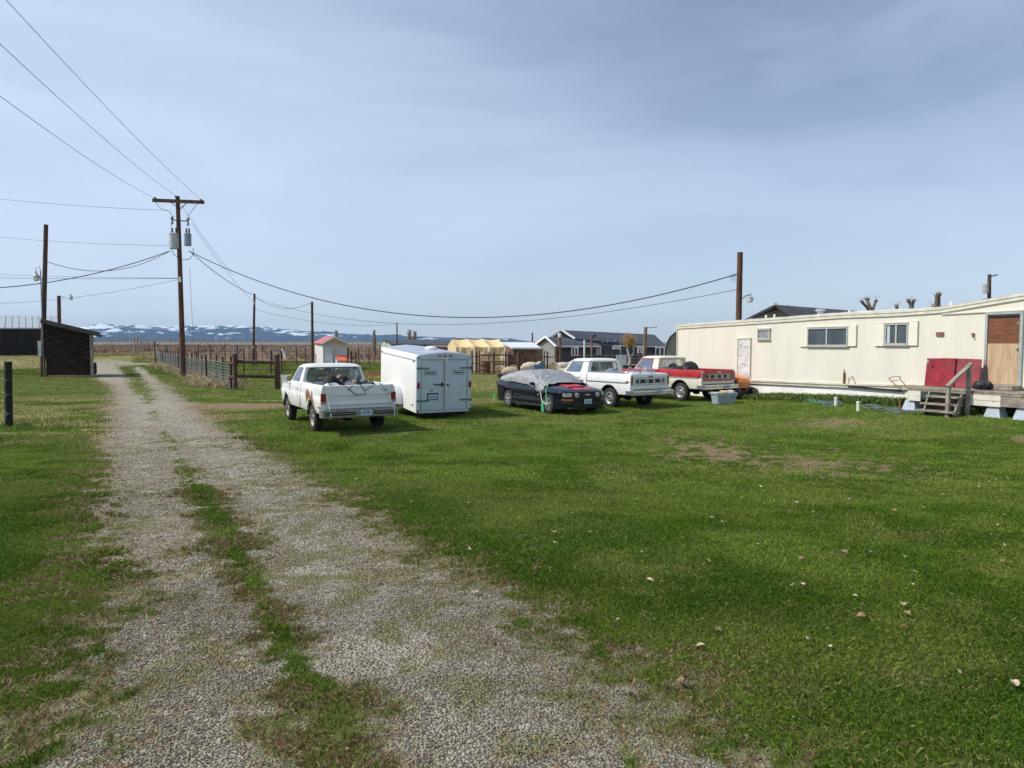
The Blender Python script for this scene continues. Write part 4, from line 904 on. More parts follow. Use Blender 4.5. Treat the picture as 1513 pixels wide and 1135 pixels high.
w=MB(); w.prism([(p[0],p[1]) for p in bot]+[(p[0],p[1]) for p in reversed(top)],lambda a,c,s:(a,s*DEP,c)); w.build('wall',M['home_wall'],H,smooth=False)
rt=MB(); ft=[(t_,z+.155) for t_,z in top]
n=24
def rfn(u,v):
    t_=-.06+(TE+.06)*u; z=float(np.interp(t_,[p[0] for p in ft],[p[1] for p in ft])); return (t_,-.07+(DEP+.14)*v,z+.12*math.sin(PI*v)+.012*math.sin(t_*5.1)*math.sin(v*3)+.004)
rt.grid(rfn,40,10); rt.build('roof',M['home_roof'],H)
fa=MB()
for i in range(30):
    a=-.05+(TE+.05)*i/30; b_=-.05+(TE+.05)*(i+1)/30; za,zb_=ztf(a),ztf(b_)
    for (o_,h0,h1,yy) in ((.0,-.02,.15,-.045),(.02,.085,.165,-.065)):
        fa.add([(a,yy,za+h0),(b_,yy,zb_+h0),(b_,yy,zb_+h1),(a,yy,za+h1),(a,.03,za+h0),(b_,.03,zb_+h0),(b_,.03,zb_+h1),(a,.03,za+h1)],[(0,1,2,3),(7,6,5,4),(0,4,5,1),(3,2,6,7)])
fa.build('fascia',M['home_trim'],H,smooth=False)
tr=MB(); a1=hz(1392,464.5); a2=hz(1513,457.8); tr.bar((a1[0],-.02,a1[1]),(a2[0],-.02,a2[1]),.04,.035); tr.bar((a2[0],-.02,a2[1]),(TE,-.02,a2[1]+.02),.04,.035); tr.build('eave_trim',M['home_trim'],H,smooth=False); tr=MB(); tr.bar((.02,-.02,zbf(0)),(.02,-.02,ztf(0)),.04,.04); tr.build('corner_trim',M['home_trim'],H,smooth=False)
bt=MB()
for i in range(24):
    a=TE*i/24; b_=TE*(i+1)/24
    for dz,hh,yy in ((-.03,.05,-.03),(-.13,.035,-.022)): bt.bar((a,yy,zbf(a)+dz),(b_,yy,zbf(b_)+dz),.05,hh)
bt.build('base_trim',M['home_trim'],H,smooth=False)
sk=MB(); xs_=np.linspace(0,TE,9)
for i in range(8):
    a,b_=xs_[i]+.006,xs_[i+1]-.006; sk.add([(a,.02,-.3),(b_,.02,-.3),(b_,.035,zbf(b_)-.08),(a,.035,zbf(a)-.08),(a,.08,-.3),(b_,.08,-.3),(b_,.08,zbf(b_)-.08),(a,.08,zbf(a)-.08)],[(0,1,2,3),(7,6,5,4),(0,4,5,1),(3,2,6,7),(0,3,7,4),(1,5,6,2)])
sk.box((.05,DEP/2,.35),(.06,DEP,1.4)); sk.build('skirting',M['skirt'],H,smooth=False)
ls=MB(); t0=hz(1255,566)[0]; t1=hz(1335,569)[0]; ls.bar((t0,-.045,zbf(t0)-.10),(t1,-.02,zbf(t1)-.20),.06,.05); ls.build('loose_trim_strip',M['ink_black'],H,smooth=False)
st=MB()
for i in range(3):
    t_=[2.2,6.6,11.0][i]
    z=float(np.interp(t_,[p[0] for p in ft],[p[1] for p in ft]))
v=MB(); tv,zv=hz(1184,468); v.lathe([(.11,-.1),(.11,.14),(.19,.15),(.19,.19),(.12,.24),(.001,.25)],o=(tv,1.0,ztf(tv)+.22),n=20); v.build('roof_vent',M['alum'],H)
for px,yy,h in ((1113,.7,.16),(1107,1.4,.22),(1232,.8,.1),(1390,.5,.14)):
    t_=hz(px,470)[0]; v=MB(); v.lathe([(.045,-.1),(.045,h),(.001,h)],o=(t_,yy,ztf(t_)+.20),n=12); v.build('vent_pipe',M['home_trim'],H)
def win(x0,y0,x1,y1,kind,name='window',mull=None,parts=True):
    t0,z1=hz(x0,y0); t1,z0=hz(x1,y1); z1=(z1+hz(x1,y0)[1])/2 if kind!='x' else z1; z0=(z0+hz(x0,y1)[1])/2
    cx,cz=(t0+t1)/2,(z0+z1)/2; W_,H_=t1-t0,z1-z0
    f=MB(); fw=.05
    for sx in (-1,1): f.box((cx+sx*(W_/2-fw/2),-.03,cz),(fw,.06,H_))
    for sz in (-1,1): f.box((cx,-.03,cz+sz*(H_/2-fw/2)),(W_-2*fw-.002,.06,fw))
    if mull: f.box((t0+W_*mull,-.028,cz),(.06,.05,H_-2*fw-.002))
    f.box((cx,-.04,z0-.02),(W_+.06,.08,.035)); f.box((cx,-.035,z1+.016),(W_+.06,.07,.028))
    FR=f.build(name,M['window_frame'],H,smooth=False)
    p=MB(); p.box((cx,-.014,cz),(W_-2*fw+.01,.016,H_-2*fw+.01)); p.build('pane',kind,FR,smooth=False)
    return FR,t0,t1,z0,z1
def shut(x0,x1,y0,y1):
    t0,z1=hz(x0,y0); t1,z0=hz(x1,y1); s=MB(); s.box(((t0+t1)/2,-.028,(z0+z1)/2),(t1-t0-.03,.05,z1-z0)); S_=s.build('shutter',M['shutter'],H,smooth=False)
    s=MB(); s.box(((t0+t1)/2,-.015,(z0+z1)/2),(t1-t0,.03,z1-z0+.03)); s.build('shutter_edge',M['window_frame'],S_,smooth=False)
win(1120.5,486.5,1138.5,501.5,M['pane_dim'])
F1,a,b_,z0,z1=win(1194.5,484,1253.5,511.5,M['pane'],mull=.49)
shut(1184,1194,484,512.5); shut(1254.5,1266.5,480.5,511.5)
F2,a,b_,z0,z1=win(1309,478,1342.5,509.5,M['pane'],mull=.49)
cu=MB(); cu.box((a+.12,-.024,(z0+z1)/2),(.10,.004,(z1-z0)-.12)); cu.build('curtain',M['curtain'],F2)
shut(1294.5,1307.5,478.5,511.5); shut(1343.5,1357,475.5,510.5)
# peeling side door
t0,z1=hz(1091,501); t1,z0=hz(1108.5,560); d=MB(); d.box(((t0+t1)/2,-.02,(zb0+z1)/2),(t1-t0-.08,.04,z1-zb0-.02)); D=d.build('side_door',M['old_white_door'],H,smooth=False)
d=MB(); d.bar((t0,-.035,zb0),(t0,-.035,z1),.05,.05); d.bar((t1,-.035,zb0),(t1,-.035,z1),.05,.05); d.bar((t0-.03,-.037,z1+.03),(t1+.03,-.037,z1+.03),.054,.06); d.build('door_frame',M['home_trim'],D,smooth=False)
# boarded front door
t0,z1=hz(1460,464); t1,z0=hz(1507.5,569.5); zl=hz(1462,569)[1]; zt=hz(1484,466)[1]
d=MB(); d.box((0,0,(zt-zl-.10)/2),(t1-t0-.10,.03,zt-zl-.12)); D=d.build('boarded_door',M['plywood'],H,smooth=False); D.location=((t0+t1)/2,-.03,zl+.03)
d=MB(); c0=-(t1-t0)/2; c1=-c0; hh=zt-zl
for x in (c0,c1): d.bar((x,-.01,-.03),(x,-.01,hh-.0),.06,.07)
d.bar((c0-.035,-.012,hh+.03),(c1+.035,-.012,hh+.03),.075,.06); d.bar((c0-.035,-.02,-.06),(c1+.035,-.02,-.06),.10,.05); d.build('door_frame',M['alum'],D,smooth=False)
d=MB(); d.box((0,-.019,hh-.07),(t1-t0-.11,.01,.07)); d.build('gap_shade_strip',M['dark'],D,smooth=False)  # dark strip coloured as the shade in the gap over the door
d=MB(); d.lathe([(.001,-.05),(.035,-.045),(.035,-.01),(.02,.0)],o=(c1-.09,-.03,1.05),rot=rotm(R(-90)),n=14); d.box((c1-.09,-.02,1.75),(.03,.02,.06)); d.build('door_knob',M['alum'],D)
t0,z1=hz(1384,491); t1,z0=hz(1395,497); d=MB(); d.box(((t0+t1)/2,-.02,(z0+z1)/2),(t1-t0,.03,z1-z0)); d.build('brown_vent_plate',M['brown_plate'],H,smooth=False)
t0,z1=hz(1438.5,494); d=MB(); d.box((t0,-.03,z1),(.07,.05,.07)); d.tube([(t0,-.05,z1),(t0+.02,-.07,z1-.09)],.02); d.build('porch_light_fitting',M['rust'],H)
d=MB(); t0,z0=hz(1248,566); d.box((t0,-.04,z0+.18),(.05,.06,.40)); d.tube([(t0,-.04,z0+.38),(t0-.02,-.04,z0+.5)],.012); d.tube([(t0+.15,-.02,z0-.1),(t0+.2,-.04,z0+.2),(t0+.32,-.03,z0+.26),(t0+.45,-.03,z0)],.01,5); d.build('electrical_conduit',M['rust'],H)
# deck, steps, rail  (local home frame)
D0,zd=hz(1345,583); D1=TE; zd=1.0+.03
def deckz(): return zd
DK=thing('porch_deck','weathered cream-sided porch deck on pale blue piers in front of the boarded door','deck',(HX0,HY0,0),PHI)
tS=hz(1375,580)[0]
d=MB(); nb=12; dd=1.35
for i in range(nb): d.box(((D0+D1)/2+random.uniform(-.04,.04),-dd*(i+.5)/nb-.03,zd-.02+random.uniform(-.004,.004)),(D1-D0,dd/nb-.012,.035))
d.build('deck_boards',M['grey_wood'],DK,smooth=False)
def dpx(px,dist):  # t where the column px crosses the plane dist in front of wall
    k=ray(px,540); k=k.x/k.y; ax=HX0+HN[0]*dist; ay=HY0+HN[1]*dist; return (k*ay-ax)/(HU[0]-k*HU[1])
def dz_(px,py,dist):
    t_=dpx(px,dist); Y_=HY0+HN[1]*dist+HU[1]*t_; return t_,at(px,py,Y_).z
fr=dd+.06
ta=dpx(1343,fr); tb=dpx(1362,fr); tc_=dpx(1431,fr); td=dpx(1481,fr)
d=MB(); zz=dz_(1430,582,fr)[1]; zl_=dz_(1440,599,fr)[1]
for (a_,b_) in ((ta,tb),(tc_,td)):
    for k in range(2): d=MB(); d.box(((a_+b_)/2,-fr,zl_+(zz-zl_)*(k+.5)/2),(b_-a_,.04,(zz-zl_)/2-.012)); d.build('skirt_board',M['deck_cream'],DK,smooth=False)
d=MB(); d.box(((td+TE)/2,-fr,(zl_+zz)/2),(TE-td-.02,.035,zz-zl_-.04)); d.box(((ta+TE)/2,-fr+.02,zz+.02),(TE-ta,.06,.05)); d.build('grey_edge_board',M['grey_wood'],DK,smooth=False)
for px in (1349,1473,1517):
    t_=dpx(px,fr-.15); g_=G(*hw(t_,fr-.1,0)[:2]); d=MB(); zt_=zl_+.02
    h0=g_-.05; 
    vs=[(t_-.24,-fr-.02,h0),(t_+.24,-fr-.02,h0),(t_+.24,-fr+.40,h0),(t_-.24,-fr+.40,h0),(t_-.14,-fr+.05,zt_),(t_+.14,-fr+.05,zt_),(t_+.14,-fr+.33,zt_),(t_-.14,-fr+.33,zt_)]
    d.add(vs,[(3,2,1,0),(4,5,6,7),(0,1,5,4),(1,2,6,5),(2,3,7,6),(3,0,4,7)]); d.build('pier_block',M['pier_blue'],DK,bevel=.015)
for px,yy,h in ((1455,-.25,.10),):
    t0=dpx(1458,.5); t1=dpx(1500,.5); d=MB(); d.box(((t0+t1)/2,-.35,zd+.07),(t1-t0,.5,.13)); d.build('door_step',M['grey_wood'],DK,smooth=False,bevel=.01)
SP=thing('wooden_steps','grey weathered wooden steps with a single slanted handrail up to the porch','steps',(HX0,HY0,0),PHI)
gs=G(*hw(dpx(1385,2.2),2.2,0)[:2]); s0,s1=dpx(1371,fr+.35),dpx(1419,fr+.35)
for i,(dist,zf) in enumerate(((fr+.16,.82),(fr+.36,.52),(fr+.56,.24))):
    z=gs+(zz-gs)*zf; a_=dpx(1374-i*8,dist); b_=dpx(1424-i*4,dist)
    d=MB(); d.box(((a_+b_)/2,-dist,z),(b_-a_,.32,.05)); d.build('tread',M['grey_wood'],SP,bevel=.006)
    d=MB(); d.box(((a_+b_)/2,-dist+.14,z-.12),(b_-a_-.1,.025,.17)); d.build('riser',M['brick_brown'] if i<2 else M['grey_wood'],SP)
for px,px2 in ((1375,1367),(1424,1412)):
    a_=dpx(px,fr+.05); b_=dpx(px2,fr+.66); d=MB(); d.bar((a_,-fr-.05,zz-.08),(b_,-fr-.66,gs+.04),.04,.22); d.build('stringer',M['grey_wood'],SP)
d=MB(); A_=dz_(1402,604,fr+.62); A2=dz_(1403,569,fr+.62); B_=dz_(1432,586,fr+.05); B2=dz_(1432,540,fr+.05)
d.bar((A_[0],-fr-.62,gs-.05),(A2[0],-fr-.62,A2[1]),.09,.09); d.build('rail_post',M['grey_wood'],SP); d=MB(); d.bar((B_[0],-fr-.05,gs),(B2[0],-fr-.05,B2[1]),.09,.09); d.build('rail_post',M['grey_wood'],SP)
d=MB(); C1=dz_(1402.5,571,fr+.68); C2=dz_(1433.5,537,fr+.0); d.bar((C1[0]-.02,-fr-.70,C1[1]),(C2[0]+.02,-fr+.02,C2[1]),.15,.045); d.build('handrail',M['grey_wood'],SP)
# leaning red sheets
def leanpanel(name,lab,x0,y0,x1,y1,dist,mat,tilt=.16,top2=None):
    t0,zt_=dz_(x0,y0,dist-tilt); t1=dz_(x1,y0,dist-tilt)[0]; zb_=zd+.01; zt2=dz_(x1,top2 or y0,dist-tilt)[1]; t0b=dpx(x0-3,dist); t1b=dpx(x1-3,dist)
    T_=thing(name,lab,'panel',(HX0,HY0,0),PHI); d=MB()
    P_=[(t0b,-dist,zb_),(t1b,-dist,zb_),(t1,-dist+tilt,zt2),(t0,-dist+tilt,zt_)]
    d.add(P_+[(p[0],p[1]+.03,p[2]) for p in P_],[(3,2,1,0),(4,5,6,7),(0,1,5,4),(1,2,6,5),(2,3,7,6),(3,0,4,7)]); d.build('sheet',mat,T_,smooth=False,bevel=.004); return T_
q1=leanpanel('leaning_sheet','bright red metal panel with a latch leaning on the cream wall by the steps',1369.5,529.5,1412,578,.46,M['red_sheet'])
q2=leanpanel('leaning_sheet','faded darker red panel leaning behind the handrail beside the plywood door',1392,529,1450,578,.40,M['red_sheet_faded'],top2=531)
d=MB(); t_,z_=dz_(1372,534,.47); d.box((t_,-.50,z_),(.06,.03,.09)); d.build('latch',M['alum'],q1)
bb=thing('black_bag','lumpy black plastic bag lying on the porch between red panels and door','bag',(HX0,HY0,0),PHI); t_=dpx(1454,.6); d=MB(); d.blob((t_,-.65,zd+.12),(.26,.2,.14),18,.18,2.5,3); d.build('bag_film',M['junk_dark'],bb)
ht=thing('hand_truck','thin rusty hand truck frame leaning against the white skirting','hand truck',(HX0,HY0,0),PHI); d=MB()
p=[dz_(x,y,dd_) for x,y,dd_ in ((1340,581,1.5),(1317,563,1.0),(1314,559,.95),(1323,557,.9),(1331,557,.85),(1330,560,.85),(1346,577,1.35))]; ds=[1.5,1.0,.95,.9,.85,.85,1.35]
d.tube([(p[i][0],-ds[i],p[i][1]) for i in range(3)],.014,6); d.tube([(p[2][0],-.95,p[2][1]),(p[3][0],-.9,p[3][1]+.02),(p[4][0],-.85,p[4][1])],.012,6); d.tube([(p[4][0],-.85,p[4][1]),(p[5][0],-.85,p[5][1]),(p[6][0],-1.35,p[6][1])],.014,6); d.tube([(p[1][0],-1.0,p[1][1]),(p[5][0],-.9,p[5][1]-.04)],.01,5); d.build('frame',M['rust'],ht)
# ---------------------------------------------------------------- generic buildings
def solid(mb,front,back,m=0):
    n=len(front); mb.add(list(front)+list(back),[tuple(range(n)),tuple(range(2*n-1,n-1,-1))]+[(i,i+n,(i+1)%n+n,(i+1)%n) for i in range(n)],m)
def local(T,p): return T.matrix_basis.inverted()@p
def base(name,label,cat,p,group=None):
    T=thing(name,label,cat,(p.x,p.y,G(p.x,p.y)),0,group); return T,Vector(T.location)
# dark blue house: long ridge receding to the right, two white-trimmed gables on its left
A=at(790,510,80); T,o=base('house','long dark blue house with white-trimmed gables and charcoal shingle roof','house',A)
def L3(px,py,Y): return at(px,py,Y)-o
gr0=-.1
def wallto(mb,pts,m=0):
    n=len(pts)
    for i in range(n-1):
        a,b_=pts[i],pts[i+1]; mb.add([(a.x,a.y,gr0),(b_.x,b_.y,gr0),tuple(b_),tuple(a)],[(0,1,2,3)],m)
w1=MB(); pL,pP,pR=L3(791,509,84),L3(805,499.5,82),L3(819.5,511.5,80); w1.add([(pL.x,pL.y,gr0),(pR.x,pR.y,gr0),tuple(pR),tuple(pP),tuple(pL)],[(0,1,2,3,4)]); w1.build('gable_wall',M['house_lit'],T,smooth=False)
w1=MB(); eR=L3(858,512.5,82); e2=L3(884,512.5,83.5); wallto(w1,[pR,eR,e2]); e3=L3(881,509.5,85.5); e4=L3(985,512,92); wallto(w1,[e2,e3,e4]); back=e4+Vector((3,8,0)); wallto(w1,[e4,back,pL+Vector((5,14,0)),pL]); w1.build('wall',M['house_shaded'],T,smooth=False)
g2=MB(); a_,b_,c_=L3(815,499,86),L3(829,489.5,86),L3(848,499.5,86); g2.add([tuple(a_),tuple(c_),tuple(b_)],[(0,1,2)]); g2.build('upper_gable_wall',M['house_lit'],T,smooth=False)
def slab(mb,q,th=.18):
    q=[Vector(p) for p in q]; n=(q[1]-q[0]).cross(q[2]-q[0]).normalized()*th
    if n.z>0: n=-n
    solid(mb,q,[p+n for p in q])
rf=MB(); P1=L3(805.5,497.8,81.3); E1=L3(821.5,512,79.3); E1b=L3(886,512,82.5); P1b=L3(884,500,93); slab(rf,[P1,E1,E1b,P1b]); El=L3(789,510,83.8); slab(rf,[P1,P1b,El+Vector((6,11,0)),El])
Q1=L3(829.5,487.8,85.5); Q2=L3(967,494.5,97); Eb=L3(986,512.5,91); Ea=L3(850,509,84.8); slab(rf,[Q1,L3(850,500,84.5),Ea,Eb,Q2]); slab(rf,[Q1,Q2,Q2+Vector((0,8,-1.2)),L3(812.5,499,86)+Vector((4,8,0)),L3(812.5,499,85.5)]); slab(rf,[Q2,Eb,Q2+Vector((3,8,-1.4))]); rf.build('roof',M['shingle2'],T,smooth=False)
fc=MB(); fc.bar(El+Vector((0,-.1,0)),P1+Vector((0,-.12,.03)),.08,.24); fc.bar(P1+Vector((0,-.12,.03)),E1+Vector((0,-.1,0)),.08,.24); fc.bar(L3(812,499.4,85),Q1+Vector((0,-.1,0)),.08,.22); fc.bar(Q1+Vector((0,-.1,0)),L3(849.5,500.3,84.3),.08,.24); fc.bar(E1,E1b,.10,.16); fc.bar(L3(866,509.8,85.2),Eb,.10,.14); fc.build('white_trim',M['trim_white'],T,smooth=False)
def hwin(x0,y0,x1,y1,Y,nm='window'):
    a=L3(x0,y0,Y); b_=L3(x1,y1,Y); f=MB(); cx=(a.x+b_.x)/2; cz=(a.z+b_.z)/2; w_,h_=b_.x-a.x,a.z-b_.z
    for sx in (-1,0,1): f.box((cx+sx*(w_/2-.06),a.y,cz),(.12,.1,h_))
    for sz in (-1,1): f.box((cx,a.y,cz+sz*(h_/2-.06)),(w_-.244,.1,.12))
    fr_=f.build(nm,M['trim_white'],T,smooth=False); p=MB(); p.box((cx,a.y+.02,cz),(w_-.1,.03,h_-.1)); p.build('pane',M['pane'],fr_,smooth=False)
hwin(844,513,854.5,526,80.6,'patio_door'); hwin(881,511,888,524,83.2); hwin(905,511.5,917,516,84.5); hwin(942,512.5,950,522,87); hwin(968,513,982,526,90,'patio_door')
dt=MB()
for px,py in ((842,501),(846,504),(850,497.5),(859,499.5),(834,507),(890,506),(897,505),(909,503)): 
    p=L3(px,py,86); dt.box(tuple(p),(.09,.05,.14))
dt.build('roof_clips',M['trim_white'],T)
# quonset barn beside the home
p=at(993,520,52); T,o=base('arched_barn','olive arched-roof barn showing beside the left end of the mobile home','barn',p)
arc=[(985,550),(985,515),(986.5,507),(991,498.5),(999,492),(1007,490.5),(1015,492),(1023,498.5),(1029,509),(1029,550)]
f=[L3(x,y,52) for x,y in arc]; 
for q in (f[0],f[-1]): q.z=-.1
m_=MB(); solid(m_,f,[q+Vector((4,9,0)) for q in f]); m_.build('wall',M['olive_wall'],T,smooth=False)
m_=MB()
for i in range(1,8): 
    a_,b_=f[i],f[i+1]; m_.bar(a_+Vector((-.03,-.05,.03)),b_+Vector((-.03,-.05,.03)),.12,.10)
m_.build('roof_edge',M['shingle'],T,smooth=False)
# gabled house behind the home
p=at(1145,470,56); T,o=base('house','dark-roofed house whose gable peak rises behind the mobile home roof','house',p)
gl_=[L3(1100,473.5,56),L3(1145,452.5,56),L3(1178,470.5,54.5)]; m_=MB(); m_.add([(gl_[0].x,gl_[0].y,-.1),(gl_[2].x,gl_[2].y,-.1),tuple(gl_[2]),tuple(gl_[1]),tuple(gl_[0])],[(0,1,2,3,4)]); far=L3(1293,466,62); m_.add([(gl_[2].x,gl_[2].y,-.1),(far.x,far.y,-.1),(far.x,far.y,far.z),tuple(gl_[2])],[(0,1,2,3)]); m_.build('wall',M['olive_wall'],T,smooth=False)
m_=MB(); P1=L3(1145,450.3,55.3); E1=L3(1183,474,53.5); P2=L3(1292,461.5,66); E2=L3(1300,476,60); slab(m_,[P1,E1,E2,P2],.2); El=L3(1094,476,56.5); slab(m_,[P1,P2,El+Vector((10,12,-.5)),El],.2); m_.build('roof',M['shingle'],T,smooth=False)
m_=MB(); m_.bar(El+Vector((0,-.1,-.05)),P1+Vector((0,-.1,-.05)),.1,.18); m_.bar(P1+Vector((0,-.1,-.05)),E1+Vector((0,-.1,-.05)),.1,.18); m_.build('barge_board',M['shingle2'],T,smooth=False)
m_=MB(); m_.box(tuple(P1+Vector((-.05,-.15,.02))),(.35,.2,.16)); m_.lathe([(.06,0),(.06,.25),(.001,.25)],o=tuple(L3(1174,455.5,58)),n=8); m_.lathe([(.1,0),(.1,.18),(.001,.18)],o=tuple(L3(1163,453.6,58)),n=8); m_.build('ridge_cap',M['home_trim'],T)
# yellow shelter
Ys=60; p=at(705,540,Ys); T,o=base('fabric_shelter','pale yellow fabric shelter tent of three bays behind the corral','shelter tent',p)
def zb(px,py,Y): q=L3(px,py,Y); return q
rl=[(668,501.3),(690,500.8),(713,500.8),(736,501.3)]; el=[(674,512.5),(701,512),(723,512),(746,511.8)]
m_=MB()
def tent(u,v):
    i=min(2,int(u*3)); f_=u*3-i; a_=Vector((rl[i][0]*(1-f_)+rl[i+1][0]*f_,rl[i][1]*(1-f_)+rl[i+1][1]*f_,0)); b_=Vector((el[i][0]*(1-f_)+el[i+1][0]*f_,el[i][1]*(1-f_)+el[i+1][1]*f_,0))
    sag=math.sin(PI*f_)*.16
    if v<=.5:
        s=v*2; q=L3(a_.x,a_.y,Ys+2.2)*(1-s)+L3(b_.x,b_.y,Ys)*s; q.z-=sag*(.5+math.sin(PI*s)); return q
    s=(v-.5)*2; q=L3(b_.x,b_.y,Ys); q.z=q.z*(1-s)+0*s-sag*.5*(1-s); q.y+=-.12*math.sin(9*u*PI)*s*.8+.15*mnoise.noise(Vector((u*14,s*3,0))); return q
m_.grid(tent,42,16)
a0,b0=L3(661.5,511,Ys+4.5),L3(668,501.3,Ys+2.2); c0=L3(674,512.5,Ys)
m_.add([tuple(c0),tuple(b0),tuple(a0),(a0.x,a0.y,0),(c0.x,c0.y,0)],[(0,1,2,3,4)])
a1,b1,c1=L3(742,511,Ys+4.5),L3(736,501.3,Ys+2.2),L3(746,511.8,Ys); m_.add([tuple(b0),tuple(b1),tuple(a1),tuple(a0)],[(0,1,2,3)]); m_.add([tuple(c1),tuple(b1),tuple(a1),(a1.x,a1.y,0),(c1.x,c1.y,0)],[(0,1,2,3,4)]); m_.add([tuple(a0),tuple(a1),(a1.x,a1.y,0),(a0.x,a0.y,0)],[(0,1,2,3)])
m_.build('fabric_cover',M['tarp_yellow'],T,ang=60)
m_=MB()
for i in range(4): q=L3(el[i][0],el[i][1],Ys-.12); m_.tube([(q.x,q.y,0),(q.x,q.y,q.z)],.05,6)
m_.build('frame_pole',M['trim_white'],T)
# white roofed brown shed
p=at(770,540,63); T,o=base('open_shed','brown board shed with a white metal roof right of the yellow shelter','shed',p)
Y_=63; fl=[L3(742,508,66),L3(760,516,Y_),L3(798,515.5,Y_)]
m_=MB(); wallto(m_,[L3(744,508,66),L3(758,515,Y_),L3(795,515,Y_)]); q=L3(795,515,Y_); wallto(m_,[q,q+Vector((.6,4,0)),L3(744,508,66)]); m_.build('wall',M['brick_brown'],T,smooth=False)
m_=MB(); slab(m_,[L3(741,505.5,67),L3(757,513.5,62.3),L3(800,513.8,62.3),L3(787,505.8,67)],.15); m_.build('roof',M['roof_white'],T,smooth=False)
# long low building with dark roof behind the trailer
p=at(600,520,95); T,o=base('low_barn','long low dark-roofed barn with pale green gable behind the box trailer','barn',p)
m_=MB(); g_=[L3(563,509,95),L3(570,502.5,95),L3(578,508,94)]; m_.add([(g_[0].x,g_[0].y,-.2),(g_[2].x,g_[2].y,-.2),tuple(g_[2]),tuple(g_[1]),tuple(g_[0])],[(0,1,2,3,4)]); wallto(m_,[g_[2],L3(668,509.5,92)]); m_.build('wall',M['pale_green'],T,smooth=False)
m_=MB(); slab(m_,[L3(570,501.5,94.5),L3(579.5,508.8,92),L3(669,509.5,90),L3(662,503,94)],.2); slab(m_,[L3(570,501.5,94.5),L3(662,503,94),L3(660,509,99),L3(561.5,509.5,97)],.2); m_.build('roof',M['shingle2'],T,smooth=False)
p=at(655,520,70); T,o=base('lean_to','low dark lean-to roof between the box trailer and the yellow shelter','lean-to',p)
m_=MB(); slab(m_,[L3(640,509.8,71),L3(640,512,66),L3(674,513.5,66),L3(672,510.8,71)],.12); wallto(m_,[L3(641,513,66.5),L3(673,514,66.5)]); wallto(m_,[L3(673,514,66.5),L3(673,514,70.5)]); m_.build('wall',M['brick_brown'],T,smooth=False)
# playhouse
p=at(490,530,66); T,o=base('playhouse','small white playhouse with faded red roof beyond the white truck cab','playhouse',p)
Y_=66; m_=MB(); eL,pk,eR=L3(477,508.5,Y_),L3(494,499,Y_),L3(513.5,507.5,Y_+1.2); lb=L3(465,508.5,Y_+2.6)
m_.add([(eL.x,eL.y,0),(eR.x,eR.y,0),tuple(eR),tuple(pk),tuple(eL)],[(0,1,2,3,4)]); wallto(m_,[lb,eL]); m_.build('wall',M['play_white'],T,smooth=False)
m_=MB(); slab(m_,[L3(494,497.2,Y_-.5),L3(474.5,508,Y_-.4),L3(462,506.5,Y_+2.6),L3(480,497,Y_+3.4)],.10); m_.build('roof',M['play_roof'],T,smooth=False)
m_=MB(); slab(m_,[L3(494,497.2,Y_-.5),L3(517,508.5,Y_+.7),L3(505,506,Y_+4.2),L3(481,497,Y_+3.4)],.10); m_.bar(L3(474.5,508.3,Y_-.5),L3(494,497.6,Y_-.55),.05,.12); m_.bar(L3(494,497.6,Y_-.55),L3(517,508.8,Y_+.6),.05,.12); m_.build('roof_trim',M['trim_white'],T,smooth=False)
m_=MB(); a_=L3(480,510.5,Y_-.05); b_=L3(492,536,Y_-.05); m_.box(((a_.x+b_.x)/2,a_.y-.02,a_.z/2),(b_.x-a_.x,.05,a_.z)); m_.build('door',M['play_door'],T,smooth=False)
for px in (468,475): m_=MB(); q=L3(px,520,Y_+1.3); m_.box((q.x,q.y-.3,.95),(.07,.05,1.1)); m_.build('window_slot',M['ink_black'],T)
m_=MB(); slab(m_,[L3(496,525.3,Y_-.2),L3(499,533,Y_-1.6),L3(517,533,Y_-1.2),L3(513,525.3,Y_+.2)],.05); m_.build('lean_to_roof',M['orange_roof'],T,smooth=False)
m_=MB(); q1_=L3(498,534,Y_-1.4); q2_=L3(516,534,Y_-1.1); wallto(m_,[L3(495.5,527,Y_-.15),q1_,q2_]); m_.build('lean_to_wall',M['play_white'],T,smooth=False)
# dark shed by the drive
p=gp(100,557.5); Y_=p.y; T,o=base('plank_shed','dark weathered plank shed with a sloping roof beside the gravel drive','shed',p)
a,b_,c,d_=[L3(x,y,Y_) for x,y in ((68,558),(138,557),(138,492.5),(68,477.5))]
for q in(a,b_): q.z=-.05
dep=Vector((-2.75,4.2,0)); m_=MB(); solid(m_,[a,b_,c,d_],[q+dep for q in (a,b_,c,d_)]); m_.build('plank_wall',M['shed_wood'],T,smooth=False)
m_=MB(); H_=c.z
for k in range(1,16):
    z=k*.22; x1_=b_.x
    if z<c.z-.05: x0_=a.x
    else: x0_=a.x; x1_=a.x+(b_.x-a.x)*(d_.z-z)/(d_.z-c.z)-.1
    if z<d_.z-.1: m_.box(((x0_+x1_)/2,a.y-.012,z),(x1_-x0_-.1,.025,.205),0,rotm(R(3),0,random.uniform(-.004,.004)))
m_.build('front_planks',M['shed_wood'],T,smooth=False)
m_=MB(); m_.box((b_.x-.05,b_.y-.03,(c.z)/2),(.20,.05,c.z)); m_.build('corner_board',M['grey_wood'],T,smooth=False)
m_=MB(); m_.box(((a.x+b_.x)/2+.0,a.y-.06,.09),((b_.x-a.x)*.95,.05,.14)); m_.build('sill_board',M['brick_brown'],T,smooth=False)
m_=MB(); r0=L3(60,473.5,Y_-.4); r1=L3(147.5,494,Y_-.4); slab(m_,[r0,r1,r1+dep+Vector((0,.9,0)),r0+dep+Vector((0,.9,0))],.18); m_.bar(r0,r1,.05,.26); m_.build('roof',M['shake'],T,smooth=False)
